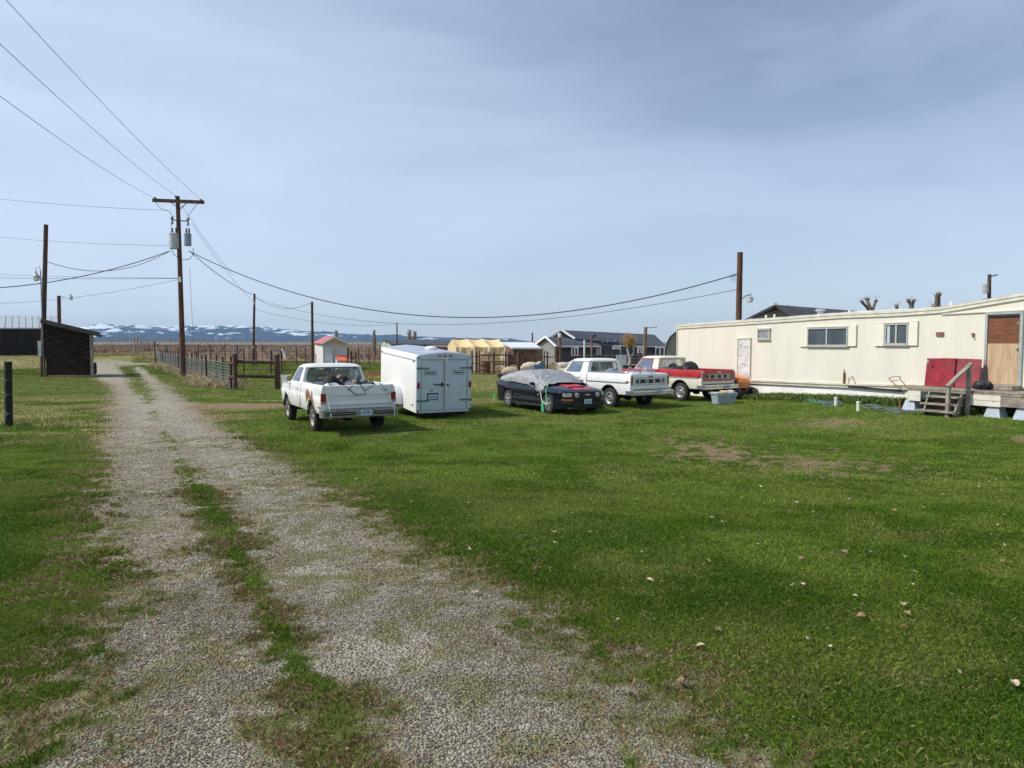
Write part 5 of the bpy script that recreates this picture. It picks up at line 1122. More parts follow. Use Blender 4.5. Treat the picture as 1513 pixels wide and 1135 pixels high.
m_=MB(); q=L3(139.5,545,Y_+.5); m_.lathe([(.28,-.08),(.34,-.1),(.42,-.08),(.42,.08),(.34,.1),(.28,.08),(.28,-.08)],o=(b_.x-.13,b_.y+.45,.62),rot=rotm(0,0,R(33))@RX,n=24); m_.build('hung_tyre',M['rubber'],T)
# long barn
Yb=90; p=at(40,524,Yb); T,o=base('long_barn','long dark barn with a pale ribbed metal roof at the left edge','barn',p)
m_=MB(); wallto(m_,[L3(-60,484,Yb-6),L3(86,484,Yb+1)]); q=L3(86,484,Yb+1); wallto(m_,[q,q+Vector((-9,12,0))]); m_.build('wall',M['barn_wood'],T,smooth=False)
m_=MB(); E0_,E1_,R0_=L3(-70,484.5,Yb-7),L3(87.5,484.5,Yb+.5),L3(-62,465.5,Yb); slab(m_,[E0_,E1_,R0_+(E1_-E0_),R0_],.15); RFm=m_.build('roof',M['metal_roof'],T,smooth=False)
m_=MB()
for k in range(16):
    f=k/15; e_=E0_.lerp(E1_,f); r_1=R0_+(E1_-E0_)*f; m_.bar(e_+Vector((0,-.03,.04)),r_1+Vector((0,-.02,.02)),.05,.05)
m_.build('roof_seams',M['wire'],RFm)
# ---------------------------------------------------------------- poles
def polebase(px,py=None,Y=None): return gp(px,py) if Y is None else gx(px,Y)
def topof(px,py,p): return at(px,py,p.y)
p=gp(271,557); o=p; tp=topof(262.5,290,p)-p
UP=thing('utility_pole','tall brown utility pole with crossarm and two grey transformers by the fence','utility pole',p)
m_=MB(); m_.tube([(0,0,-.2),tuple(tp*.5),tuple(tp)],[.20,.17,.14],14); m_.build('pole_shaft',M['pole_wood'],UP)
def U(px,py,dy=0): return at(px,py,p.y+dy)-p
m_=MB(); m_.bar(U(225.5,296,-.2),U(301.5,299,-.2),.12,.24); m_.build('crossarm',M['pole_wood'],UP,smooth=False)
m_=MB(); m_.bar(U(252,299,-.25),U(263.5,307,-.2),.04,.05); m_.bar(U(276,300,-.25),U(266,309,-.2),.04,.05); m_.bar(U(253,325,-.1),U(277,327,-.1),.05,.07); m_.build('brace',M['cable'],UP)
for px,py in ((229,293),(260,291),(297,296)):
    m_=MB(); q=U(px,py,-.2); m_.lathe([(.03,-.12),(.09,-.06),(.06,-.02),(.10,.02),(.05,.08),(.001,.1)],o=q,n=12); m_.build('insulator',M['ceramic'],UP)
for px,py in ((254,325),(277.5,327)):
    m_=MB(); q=U(px,py,-.15); m_.bar(q+Vector((0,0,.25)),q+Vector((.06,0,-.30)),.06); m_.box(tuple(q+Vector((0,0,.10))),(.22,.08,.07)); m_.tube([tuple(q+Vector((.1,0,.28))),tuple(q+Vector((-.06,0,-.35)))],.03,6); m_.build('fuse_cutout',M['ceramic'],UP)
for (px,py,r,h,mt) in ((257.5,357,.335,.98,'grey_can'),(277.5,355,.24,.76,'grey_can2')):
    q=U(px,py,-.15); m_=MB(); m_.lathe([(.001,-h/2-.04),(r*.9,-h/2-.02),(r,-h/2),(r,h/2),(r*1.05,h/2+.01),(r*1.05,h/2+.05),(r*.5,h/2+.12),(.001,h/2+.13)],o=q,n=22); TR=m_.build('transformer',M[mt],UP)
    for dx in (-.12,.14):
        m_=MB(); m_.lathe([(.05,0),(.09,.05),(.05,.1),(.09,.16),(.05,.22),(.07,.28),(.02,.42),(.001,.43)],o=q+Vector((dx*r*3,0,h/2+.08)),n=10); m_.build('bushing',M['ceramic'],TR)
m_=MB(); q=U(265.5,413,-.2); m_.box(tuple(q),(.14,.08,.38)); m_.build('white_marker',M['trim_white'],UP)
m_=MB(); m_.tube([U(x,y,-.3) for x,y in ((229,298),(237,308),(250,312),(254,318))],.018,5,cap=False); m_.tube([U(x,y,-.3) for x,y in ((291,302),(281,315),(277,320))],.018,5,cap=False); m_.tube([U(x,y,-.2) for x,y in ((253,368),(257,376),(263,381),(271,384),(280,383),(286,376),(285,366))],.022,5,cap=False); m_.tube([U(x,y,-.2) for x,y in ((254,330),(252,345),(256,350))],.012,5,cap=False); m_.build('jumper_wire',M['cable'],UP)
def pole(px,py,tx_,ty_,r0,r1,label,Y=None,cat='pole',name='wooden_pole',mat='pole_wood',group=None):
    b_=gp(px,py) if Y is None else gx(px,Y); t_=at(tx_,ty_,b_.y)-b_
    T=thing(name,label,cat,b_,0,group); m_=MB(); m_.tube([(0,0,-.2),tuple(t_*.5),tuple(t_)],[r0,(r0+r1)/2,r1],12); m_.build('pole_shaft',M[mat],T); return T,b_
def yardlamp(T,b_,px,py,ax,ay,h=.36,r=.18):
    q=at(px,py,b_.y-.1)-b_; a_=at(ax,ay,b_.y-.05)-b_; m_=MB(); m_.tube([tuple(a_),tuple((a_+q)/2+Vector((0,0,.20))),tuple(q+Vector((0,0,h*.75)))],.03,6); A_=m_.build('lamp_arm',M['wire'],T)
    m_=MB(); m_.lathe([(.06,h*.95),(.07,h*.6),(r*.6,h*.5),(r,h*.3),(r,h*.1)],o=q,n=16); m_.build('lamp_head',M['grey_can'],T); m_=MB(); m_.lathe([(r*.98,h*.12),(r,-.02),(r*.85,-h*.32),(r*.5,-h*.42),(.001,-h*.43)],o=q,n=16); m_.build('lamp_shade',M['lamp_glass'],T)
T,b_=pole(62.5,557,68,332,.17,.14,'tall cut-off wooden pole rising beside the dark plank shed, with meter box and lamp'); yardlamp(T,b_,53.5,411,62,414,.5,.22)
m_=MB()
for py,h,w_ in ((508,.35,.3),(515.5,.5,.26),(523,.4,.24)): q=at(59.5,py,b_.y-.2)-b_; m_.box(tuple(q),(w_,.15,h))
m_.build('meter_box',M['grey_can'],T,bevel=.02); m_=MB(); q=at(59.8,400,b_.y-.2)-b_; m_.tube([(q.x,q.y,0.0),tuple(q)],.035,6); m_.tube([tuple(q),tuple(q+Vector((-.1,0,.3))),tuple(q+Vector((-.35,0,.15))),tuple(q+Vector((-.2,0,-.4)))],.02,5); m_.build('conduit',M['wire'],T)
T,b_=pole(87.5,500,87,437,.17,.15,'shorter wooden pole with an arm lamp behind the plank shed',Y=66); yardlamp(T,b_,105,441,88,440,.42,.16)
T,b_=pole(373.5,530,376,434,.15,.11,'slim wooden pole in the vine field between utility pole and playhouse',Y=76); m_=MB(); q=at(376,448,b_.y-.2)-b_; m_.box(tuple(q),(.2,.15,.4)); q=at(373.5,513,b_.y-.2)-b_; m_.box(tuple(q),(.26,.1,.2)); m_.build('hardware',M['grey_can'],T)
pole(461.5,535,461,446,.13,.11,'slim dark pole standing against the left side of the playhouse',Y=64)
pole(586.5,520,586.5,477,.10,.08,'thin distant pole rising behind the box trailer roof',Y=92)
pole(787,520,786.5,492,.14,.12,'short distant pole behind the white-roofed shed',Y=110)
T,b_=pole(1090.5,540,1093.5,373,.17,.15,'thick brown pole with a yard lamp rising behind the mobile home',Y=38.5); yardlamp(T,b_,1108,443,1096,442,.34,.18)
RP=b_
m_=MB(); q=at(1088,405,b_.y-.2)-b_
for dx,dz in ((-.25,-.35),(-.1,-.45),(-.35,-.2)): m_.tube([tuple(q),tuple(q+Vector((dx*.6,0,-.1))),tuple(q+Vector((dx,0,dz)))],.015,5)
m_.build('loose_wires',M['cable'],T)
T,b_=pole(1461.5,500,1462,405.5,.16,.14,'distant brown pole with transformer behind the right end of the mobile home',Y=62); m_=MB(); m_.lathe([(.001,-.4),(.25,-.38),(.25,.38),(.001,.45)],o=at(1456,427,b_.y)-b_,n=14); m_.build('transformer',M['grey_can'],T); m_=MB(); m_.bar(at(1462,409,b_.y-.1)-b_,at(1474,406,b_.y-.1)-b_,.06,.1); m_.build('bracket',M['cable'],T)
# near fence post
T,b_=pole(13,631,12,534.5,.10,.095,'square dark wooden fence post with wire loops at the left edge',name='fence_post',cat='fence post',mat='post_wood')
for o_ in list(T.children): pass
m_=MB()
for z in (.42,.95,1.35): m_.tube([(.125*math.cos(a),.125*math.sin(a),z+.03*math.sin(2*a)) for a in np.linspace(0,2*PI,18)],.006,4); m_.tube([(.05,-.12,z),(.08,-.2,z+.07),(.02,-.17,z-.12),(.09,-.14,z-.02)],.005,4)
m_.build('wire_loops',M['wire'],T)
# ---------------------------------------------------------------- wires
def wire(lab,pts3,r=.022,sag=0,n=40,grp=None,name='power_line'):
    a=Vector(pts3[0]); b_=Vector(pts3[-1]); P=[]
    if len(pts3)==3:
        c=Vector(pts3[1]); # quadratic through mid point c at parameter given by horizontal fraction
        d=(b_-a); f=((c-a).x*d.x+(c-a).y*d.y)/(d.x*d.x+d.y*d.y); sag_=(a.z+(b_.z-a.z)*f-c.z)/(f*(1-f)) ; K_=sag_/1.0
        for i in range(n+1): t_=i/n; q=a+d*t_; q.z-=K_*t_*(1-t_); P.append(q)
    else:
        for i in range(n+1): t_=i/n; q=a+(b_-a)*t_; q.z-=4*sag*t_*(1-t_); P.append(q)
    m_=MB(); m_.tube(P,r,5,cap=False); w_=m_.build(name,M['cable'],None); tag(w_,lab,'wire',grp); return w_
u=lambda x,y,dy=0: at(x,y,UP.location.y+dy)
wire('overhead wire from the left end of the crossarm toward the left edge',[u(229,293),at(-120,52,17)],.010,.3,grp='overhead wires toward the camera')
wire('overhead wire from the middle of the crossarm toward the upper left',[u(260,290),at(-130,-58,17)],.010,.3,grp='overhead wires toward the camera')
wire('overhead wire from the right end of the crossarm toward the top edge',[u(297,295),at(-120,-142,17)],.010,.3,grp='overhead wires toward the camera')
wire('long thin level wire reaching the pole just below its crossarm from the left',[at(-60,287,75),u(247,311)],.014,.2)
wire('thin wire meeting the utility pole at transformer height from the left',[at(-60,343,75),u(262,363)],.012,.3)
wire('upper of two level wires crossing behind the tall cut-off pole',[at(-60,403.5,80),u(267,411)],.012,.1)
wire('lower of two level wires crossing behind the tall cut-off pole',[at(-60,409,80),u(267,411.5)],.018,.1)
wire('heavy black cable sagging left from the transformers past the cut-off pole',[at(-70,428,45),at(130,405.5,48.3),u(251,371)],.030)
wire('short sagging service wire from the cut-off pole to the transformers',[at(68,386,48),at(140,399,48.6),u(251,371)],.020)
wire('lowest wire drooping left past the short lamp pole',[at(-60,449,60),at(120,441,56),u(264,413)],.012)
wire('heavy cable sagging low from the transformers across to the pole behind the mobile home',[u(279,371),at(700,469.5,44),at(1089,405,38.4)],.030,n=70)
wire('thin lower wire sagging toward the pole behind the mobile home',[at(375,440,76),at(660,478.5,52),at(1089,428,38.4)],.016,n=60)
wire('black cable from the transformers down to the slim pole in the vine field',[u(280,371),u(330,410,10),at(376,436,76)],.026)
wire('thin wire from the crossarm down toward the vine field pole',[u(283,330),at(376,447,76)],.012,.4)
wire('sagging wire between the vine field pole and the pole by the playhouse',[at(376,437,76),at(430,456,70),at(461,447,64)],.020)
wire('low wire from the vine field pole past the playhouse to the thin distant pole',[at(376,457,76),at(500,479,84),at(586.5,479,92)],.014)
wire('guy wire slanting from the utility pole to the ground behind the fence',[u(280,396),gp(288,545)],.012,0)
wire('thin diagonal wire from high on the utility pole down to the right',[u(266,300),at(345,407,62)],.012,.2)
wire('wire running left behind the pollarded trees from the far right pole',[at(1395,454,70),at(1457,440,62)],.014,.2)
# ---------------------------------------------------------------- fences
def fpost(b_,h,r,mat,parent,o,name='post',lean=0):
    m_=MB(); q=b_-o; m_.tube([(q.x,q.y,q.z-.1),(q.x+lean,q.y,q.z+h)],r,8); return m_.build(name,M[mat],parent)
A0=gp(341,575.5); A1=Vector((A0.x-.567*98,A0.y+98,0)); T=thing('wire_fence','long woven wire fence with wooden posts running from the gate frame up the drive','fence',A0); o=Vector(A0)
n=32
for i in range(n):
    f=(i/(n-1))**1.05; q=A0+(A1-A0)*f; q.z=G(q.x,q.y); q.x+=random.uniform(-.1,.1); fpost(q,1.72+random.uniform(-.12,.1),.040+random.uniform(0,.025),'rust_pipe' if i%3 else 'post_wood',T,o,lean=random.uniform(-.05,.05))
m_=MB()
for k in range(9): 
    z=.08+k*.155+.02*(k>5)
    P=[A0+(A1-A0)*t_ +Vector((0,0,z+G(*(A0+(A1-A0)*t_)[:2])-A0.z*(1-t_)))-o for t_ in np.linspace(0,1,40)]
    m_.tube([q+Vector((0,-.05,random.uniform(-.012,.012))) for q in P],.011,4,cap=False)
t_=0
while t_<.62:
    q=A0+(A1-A0)*t_-o; m_.bar(q+Vector((0,-.05,.05)),q+Vector((0,-.05,1.35)),.014,.014); t_+=.0032
m_.build('wire_mesh',M['wire'],T)
# gate frame of rusty pipe
g1=gp(348,575.8); g2=gx(409,37.2); T=thing('pipe_gate_frame','rusty brown pipe H-shaped brace with two rails left of the white truck','pipe brace',g1); o=Vector(g1)
fpost(g1,at(348.5,523,g1.y).z-g1.z,.11,'rust_pipe',T,o); fpost(g2,at(410.5,524.5,g2.y).z,.14,'rust_pipe',T,o)
for ya,yb in ((534.5,535.5),(556,557)): m_=MB(); m_.tube([at(349,ya,g1.y)-o,at(409,yb,g2.y)-o],.085,10); m_.build('rail',M['rust_pipe'],T)
for y_ in (538,558): m_=MB(); m_.tube([at(339.5,y_,A0.y-.05)-o,at(349,y_,g1.y)-o],.10,8); m_.build('short_rail',M['rust_pipe'],T)
# tall far fence
def linefence(name,lab,pts,rails,rr,pr,mat,cat='fence'):
    T=thing(name,lab,cat,pts[0][0]); o=Vector(pts[0][0])
    for b_,h in pts: fpost(b_,h,pr*random.uniform(.8,1.25),mat,T,o,lean=random.uniform(-.04,.04))
    return T,o
def postsat(lst,Y): 
    out=[]
    for px,ty_ in lst: b_=gx(px,Y); out.append((b_,at(px,ty_,Y).z-b_.z))
    return out
P=postsat([(229,508),(292,509),(310,509),(332,509),(350.5,510),(378,510),(388,510),(420,513),(438,513),(451,514),(530,514),(545,514)],80)
T,o=linefence('tall_fence','tall dark post fence with one top pipe crossing in front of the vine field',P,0,0,.06,'rust_pipe'); m_=MB(); m_.tube([at(229,511,80)-o,at(465,511.3,80)-o],.045,6)
for z in (.4,.8,1.2,1.6): m_.tube([gx(229,80.2)+Vector((0,0,z))-o,gx(560,80.2)+Vector((0,0,z))-o],.010,4)
m_.build('top_pipe',M['rust_pipe'],T)
P=postsat([(359.5,517),(400,518),(415.5,517),(513,514),(519,519),(526,519),(400.5,519)],56)
T,o=linefence('pen_fence','low rusty pen panels of pipe behind the gate frame',P,0,0,.07,'rust_pipe'); m_=MB()
for y_ in (546,534): m_.tube([at(359,y_,56)-o,at(462,y_,56)-o],.03,5)
m_.build('rail',M['rust_pipe'],T); m_=MB(); m_.tube([at(421,534,56.2)-o,at(434,521,56.2)-o],.06,6); m_.tube([at(440,520,56.2)-o,at(452,531,56.2)-o],.04,6); m_.build('brace',M['twig_gold'],T)
m_=MB(); m_.tube([at(x,y,55.5)-o for x,y in ((416,517),(418,518),(420,523),(421.5,531))],.10,6); m_.build('white_pipe_elbow',M['pvc'],T)
m_=MB(); m_.tube([at(100,511.5,97),at(240,511,97)],.03,5); tag(m_.build('trellis_wire',M['rust_pipe'],None),'thin dark trellis wire crossing the end of the drive in front of the vines','wire')
# corral
P=postsat([(697.5,518),(704.5,520),(708.5,519),(722.5,520.5),(729.5,519.5),(747,519),(753.5,519),(776,519),(781,519),(804,519),(809,519.5),(841,520),(858,520),(897,519),(905,518),(921,522),(945,519),(962,520),(978,519)],58)
T,o=linefence('corral_fence','rusty brown post and rail corral in front of the yellow shelter','',0,0,.075,'rust_pipe') if False else linefence('corral_fence','rusty brown post and rail corral in front of the yellow shelter',P,0,0,.055,'rust_pipe')
for (xa,xb,y_,r) in ((708,758,524.6,.07),(758,812,527,.045),(722,804,534.6,.055),(729,752,538,.06),(697,708,527,.04),(697,708,537,.04),(806,845,528,.03),(845,985,530,.02),(845,985,534,.02),(845,985,538,.02),(845,985,525,.02),(697,809,549,.03)):
    m_=MB(); m_.tube([at(xa,y_,57.9)-o,at(xb,y_,57.9)-o],r,6); m_.build('rail',M['rust_pipe'] if r>.025 else M['wire'],T)
for x_,yt,yb,r,lb in ((766,519,550.5,.14,'thick rusty red steel post just behind the covered black car'),(822.5,512,550,.17,'thickest rusty post left of the tan lamp pole')):
    b_=gx(x_,56); T,bb_=pole(x_,yb,x_+.5,yt,r,r,lb,Y=56,name='steel_post',cat='post',mat='rust_pipe')
T,b_=pole(827,548,827,494,.14,.14,'reddish brown pole with pale cap in front of the dark blue house',Y=58,mat='brick_brown',name='tall_post',cat='post'); m_=MB(); q=at(827,493.5,b_.y)-b_; m_.lathe([(.15,-.25),(.15,.05),(.001,.06)],o=q,n=10); m_.build('cap',M['pvc'],T)
T,b_=pole(875,540,874,497,.09,.08,'rusty pole with a short black lamp head aimed up and right',Y=60,mat='brick_brown',name='lamp_post',cat='lamp post'); m_=MB(); m_.bar(at(875,498.5,b_.y)-b_,at(881,494.8,b_.y)-b_,.10,.14); m_.build('lamp_head',M['ink_black'],T)
T,b_=pole(951.5,545,954,483.5,.15,.13,'tall rusty brown pole with a long horizontal arm lamp beside the red truck cab',Y=52,mat='brick_brown',name='lamp_post',cat='lamp post'); m_=MB(); m_.bar(at(954,484.5,b_.y)-b_,at(971.5,483.2,b_.y)-b_,.06,.05); m_.build('lamp_arm',M['wire'],T)
pole(863.5,545,863.5,502.5,.07,.07,'thin pale post in front of the dark blue house',Y=58,mat='pvc',name='pale_post',cat='post')
pole(917,540,917.5,498,.05,.05,'thin grey post left of the golden pollarded tree',Y=60,mat='wire',name='thin_post',cat='post')
T=thing('rubbish_bin','pale blue metal sheet panel standing by the fence behind the white truck','panel',gx(917,57)); m_=MB(); a_=at(910.5,524.5,57)-Vector(T.location); b_=at(925.5,542,57)-Vector(T.location); T.name='metal_sheet'; m_.box(((a_.x+b_.x)/2,0,a_.z/2),(b_.x-a_.x,.12,a_.z)); m_.build('sheet',M['play_door'],T,smooth=False)
T=thing('low_crate','low reddish brown board box behind the clean white truck cab','crate',gx(868,60)); m_=MB()
for k in range(5): m_.box((0,0,.25+.22*k),(1.7,.5,.18))
m_.build('boards',M['barrel'],T,smooth=False)
T=thing('barrel','rusty dark barrel standing in the corral in front of the yellow shelter','barrel',gx(717,57)); m_=MB(); m_.lathe([(.001,0),(.42,0),(.44,.03),(.42,.06),(.42,.35),(.44,.38),(.42,.41),(.42,.72),(.44,.75),(.42,.78),(.42,1.0),(.38,1.02),(.38,.98),(.001,.97)],n=22); m_.build('shell',M['barrel'],T)
# field posts
k=0; lab='bare trellis post standing in the brown vine field'
pts=[]
for i in range(46):
    px=150+i*8.6+random.uniform(-3,3); Y_=random.uniform(92,175); b_=gx(px,Y_); pts.append((b_,random.uniform(1.9,2.9)+Y_*.004))
proto=thing('trellis_post',lab,'trellis post',pts[0][0],0,'trellis posts in the vine field'); m_=MB(); m_.tube([(0,0,-.2),(0,0,2.6)],.07,6); m_.build('stake',M['bark_pale'],proto)
for b_,h in pts[1:]: dup(proto,b_,scale=(1,1,h/2.6))
T=thing('end_post','pair of tall pale trellis end posts at the top of the wire fence','post',gx(202,100)); m_=MB()
for dx in (-.35,.1,.55): m_.tube([(dx,0,0),(dx,0,at(200,497,100).z-Vector(T.location).z)],.12,7)
m_.build('stake',M['bark_pale'],T)
# ---------------------------------------------------------------- trees
def crown(mb,c,r,n,rs,up=1.2,rt=.02,mat=0,spread=1.0):
    for i in range(n):
        a=random.uniform(0,2*PI); th=random.uniform(.05,1.1)*spread; d=Vector((math.sin(th)*math.cos(a),math.sin(th)*math.sin(a),math.cos(th)*up)); L_=r*random.uniform(.6,1.15); m1=c+d*L_*.5+Vector((random.uniform(-1,1),random.uniform(-1,1),0))*r*.12; e=c+d*L_+Vector((0,0,r*.15))
        mb.tube([c,m1,e],[rt,rt*.7,rt*.25],5,mat)
        for j in range(rs):
            s_=m1+(e-m1)*random.uniform(0,1); q=s_+Vector((random.uniform(-1,1),random.uniform(-1,1),random.uniform(.2,1.2)))*r*.28; mb.tube([s_,q],[rt*.4,rt*.15],4,mat)
T=thing('pollarded_tree','small golden pollarded tree in a dark tub behind the white truck','tree',gx(930,55)); o=Vector(T.location)
m_=MB(); z1=at(931,512,55).z; m_.tube([(0,0,.6),(.05,0,z1*.55),(-.2,0,z1)],[.14,.11,.08],8); m_.tube([(.05,0,z1*.55),(.35,0,z1*.8),(.28,0,z1+.1)],[.09,.07,.06],8); m_.build('trunk',M['bark_pale'],T)
m_=MB(); crown(m_,Vector((-.1,0,z1-.1)),.80,46,7,1.1,.035); crown(m_,Vector((.28,0,z1-.1)),.7,34,7,1.1,.03); m_.build('crown',M['twig_gold'],T)
m_=MB(); m_.lathe([(.001,0),(.42,0),(.5,.75),(.45,.75),(.4,.6),(.001,.6)],n=18); m_.build('tub',M['ink_black'],T)
def conifer(px,Y,pts,label,name='bare_tree'):
    T=thing(name,label,'tree',gx(px,Y)); o=Vector(T.location); m_=MB(); z0=at(px,pts[0],Y).z-o.z; z1=at(px,pts[1],Y).z-o.z; w_=pts[2]*Y/1050
    m_.tube([(0,0,0),(0,0,z0+.4*(z1-z0)),(.05,0,z1)],[.28,.24,.08],8); m_.build('trunk',M['bark'],T)
    m_=MB()
    for i in range(150):
        f=random.uniform(.0,1); z=z0+(z1-z0)*f*.92; a=random.uniform(0,2*PI); r=w_*random.uniform(.25,1)*(1-.35*f); m_.tube([(0,0,z),(math.cos(a)*r*.6,math.sin(a)*r*.6,z+r*.4),(math.cos(a)*r,math.sin(a)*r,z+r*1.4)],[.05,.03,.012],4)
    m_.build('crown',M['bark_pale'],T)
conifer(553,105,(521,488,5),'dark upright bare tree just left of the box trailer roof'); conifer(605,118,(509,488,6),'left of two twiggy bare trees above the low barn roof'); conifer(613,118,(509,490,5),'right of two twiggy bare trees above the low barn roof'); conifer(497,120,(505,489,4),'small bare tree top showing above the playhouse ridge')
def stump(px,Y,arms,label):
    T=thing('pollarded_tree',label,'tree',gx(px,Y)); o=Vector(T.location); b=MB(); tw=MB()
    for pts,r in arms:
        P=[at(x,y,Y+random.uniform(-.3,.3))-o for x,y in pts]; b.tube([P[0]*Vector((1,1,1)).x if False else P[0]]+P[1:],[r*1.1]+[r]*(len(P)-2)+[r*.8],8); e=P[-1]
        b.blob(e,(r*1.05,r*1.05,r*.9),8,.3,3,px)
        for k in range(11): a=random.uniform(0,2*PI); tw.tube([e,e+Vector((math.cos(a)*.5,math.sin(a)*.3,random.uniform(-.1,.7)))*random.uniform(.4,1.3)],[.014,.005],3)
    q=at(arms[0][0][0][0],arms[0][0][0][1],Y)-o; b.tube([(0,0,0),tuple(q)],[.4,.3],9); b.build('trunk',M['bark'],T); tw.build('crown',M['bark'],T)
stump(1285,62,[([(1285,468),(1282,455),(1273,446)],.13),([(1285,468),(1285,455),(1281,442.5)],.17),([(1286,468),(1290,456),(1294,445)],.13)],'pollarded tree with three spreading stubs above the mobile home roof')
stump(1325,64,[([(1325,468),(1325,452)],.16)],'single short tree stub above the mobile home roof between two windows')
stump(1347,64,[([(1347,462),(1346,450),(1342,444)],.17),([(1347,460),(1348,450),(1350,444.5)],.15)],'forked pollarded tree stub above the second shuttered window'); stump(1386,64,[([(1386,462),(1386,446),(1387,435)],.20),([(1386,462),(1383,447),(1384,438)],.15),([(1383,462),(1380,454),(1379,452)],.15)],'tallest gnarled pollarded tree stub above the mobile home roof')
# ---------------------------------------------------------------- sheep
def sheep(px,Y,rz,label,mat,lying=True,head=True):
    b_=gx(px,Y); T=thing('sheep',label,'sheep',b_,rz,'sheep in the corral'); h=.28 if lying else .62
    m_=MB(); 
    def f(u,v):
        th=PI*u; ph=2*PI*v; r=math.sin(th); x=-math.cos(th)*.66; w_=.30+.05*math.sin(u*PI); d=Vector((x,r**.7*w_*math.cos(ph),r**.7*w_*1.02*math.sin(ph))); k=1+.10*mnoise.noise(d*9+Vector((px,0,0)))+.05*mnoise.noise(d*22); return (d.x*k,d.y*k,h+d.z*k+(.03 if not lying else 0))
    m_.grid(f,26,24)
    # neck and head grown from the same surface block
    m_.tube([(.5,0,h+.12),(.68,0,h+.28),(.78,0,h+.36)],[.20,.15,.11],10); m_.build('fleece',M[mat],T)
    m_=MB(); m_.tube([(.72,0,h+.36),(.86,0,h+.35),(1.0,0,h+.27),(1.05,0,h+.24)],[.09,.095,.065,.04],10)
    for s in (-1,1): m_.tube([(.78,s*.07,h+.40),(.76,s*.17,h+.38),(.76,s*.21,h+.35)],[.03,.04,.01],6)
    m_.build('head',M['sheep_face'],T)
    m_=MB()
    if lying:
        for s in (-1,1): m_.tube([(.35,s*.2,.12),(.6,s*.22,.06),(.45,s*.25,.04)],[.06,.045,.035],6); m_.tube([(-.4,s*.22,.12),(-.15,s*.28,.06),(-.35,s*.3,.04)],[.08,.05,.035],6)
    else:
        for s in (-1,1): m_.tube([(.42,s*.15,h-.1),(.42,s*.15,.25),(.44,s*.15,0)],[.07,.04,.035],6); m_.tube([(-.42,s*.15,h-.1),(-.5,s*.15,.28),(-.44,s*.15,0)],[.09,.04,.035],6)
    m_.build('legs',M['sheep_face'],T); return T
sheep(754,55,R(175),'tan woolly sheep lying left of the thick rusty post','wool'); sheep(772,57,R(190),'tan sheep lying partly hidden behind the thick rusty post','wool'); sheep(784,54.5,R(12),'pale woolly sheep with its head at the blue trough','wool_white',False)
sheep(832,54,R(200),'large tan sheep lying at the left of the group behind the white truck cab','wool_white',False); sheep(838,52.5,R(160),'tan sheep lying in front of the group behind the white truck','wool'); sheep(845,56,R(10),'pale sheep standing at the rear of the group behind the white truck','wool_white',False)
T=thing('water_trough','blue plastic trough beside the pale sheep in the corral','trough',gx(797,54.5)); m_=MB(); 
m_.add([(x*k,y*k,z) for z,k in ((0.35,.85),(.80,1)) for x,y in ((-.42,-.3),(.42,-.3),(.42,.3),(-.42,.3))],[(0,1,5,4),(1,2,6,5),(2,3,7,6),(3,0,4,7),(3,2,1,0)]); m_.box((0,0,.2),(.5,.35,.38)); m_.build('tub',M['blue_plastic'],T,smooth=False)
# ---------------------------------------------------------------- mower, tote, small items
tm_=hz(1107,560)[0]; mw=hw(tm_-.1,.62,0); mw.z=G(mw.x,mw.y); T=thing('riding_mower','orange riding mower parked behind the red and cream truck tailgate','mower',mw,PHI); 
m_=MB(); m_.prism([(-.95,1.08),(-.9,1.13),(-.1,.98),(.42,.86),(.50,.72),(.46,.46),(.34,.46),(.36,.74),(-.1,.86),(-.95,.96)],lambda a,c,s:(a,-.3+.6*s,c)); m_.build('hood',M['orange'],T,bevel=.02); m_=MB(); m_.prism([(-.95,.78),(-.55,.70),(-.50,.56),(-.95,.56)],lambda a,c,s:(a,-.32+.64*s,c)); m_.build('rear_fender',M['orange'],T,bevel=.02)
m_=MB(); m_.box((-.12,0,.60),(.80,.58,.48)); m_.box((-.2,0,.30),(1.3,.7,.14)); m_.build('engine',M['black_plastic'],T,bevel=.03)
m_=MB(); m_.box((-.15,-.31,.80),(.30,.06,.09),0,rotm(0,R(15),0)); m_.build('headlight',M['lens_clear'],T,bevel=.02)
for x,r in ((-.55,.30),(.48,.25)):
    for s in (-1,1): W_=MB(); W_.lathe([(r*.45,-.09),(r*.8,-.10),(r,-.06),(r,.06),(r*.8,.10),(r*.45,.09),(r*.4,.02),(.001,.03)],o=(x,s*.42,r-.02),rot=rotm(R(90)),n=22); W_.build('wheel',M['rubber'],T)
m_=MB(); m_.tube([(-.15,-.55,.06),(.15,-.60,.30),(.42,-.5,.62)],.025,6); m_.tube([(-.05,-.6,.04),(.30,-.62,.34),(.45,-.5,.55)],.025,6); m_.tube([(.05,-.6,.25),(.32,-.62,.25)],.02,6); m_.build('bar_frame',M['wire'],T)
p=gp(1069,597); T=thing('storage_tote','grey plastic tote with lid heaped with cloths in front of the red truck','storage tote',p,R(12))
m_=MB(); m_.add([(x*k,y*k,z) for z,k in ((0,.86),(.40,1)) for x,y in ((-.40,-.26),(.40,-.26),(.40,.26),(-.40,.26))],[(0,1,5,4),(1,2,6,5),(2,3,7,6),(3,0,4,7),(3,2,1,0),(4,5,6,7)])
for x in (-.28,-.1,.1,.28): m_.box((x,-.245,.18),(.05,.03,.32),0,rotm(R(5)))
m_.box((0,0,.385),(.86,.58,.035)); m_.box((0,-.28,.34),(.84,.04,.03)); m_.build('tub',M['tote'],T,bevel=.008)
m_=MB(); m_.box((0,0,.425),(.84,.56,.035)); m_.build('lid',M['tote_lid'],T,bevel=.01)
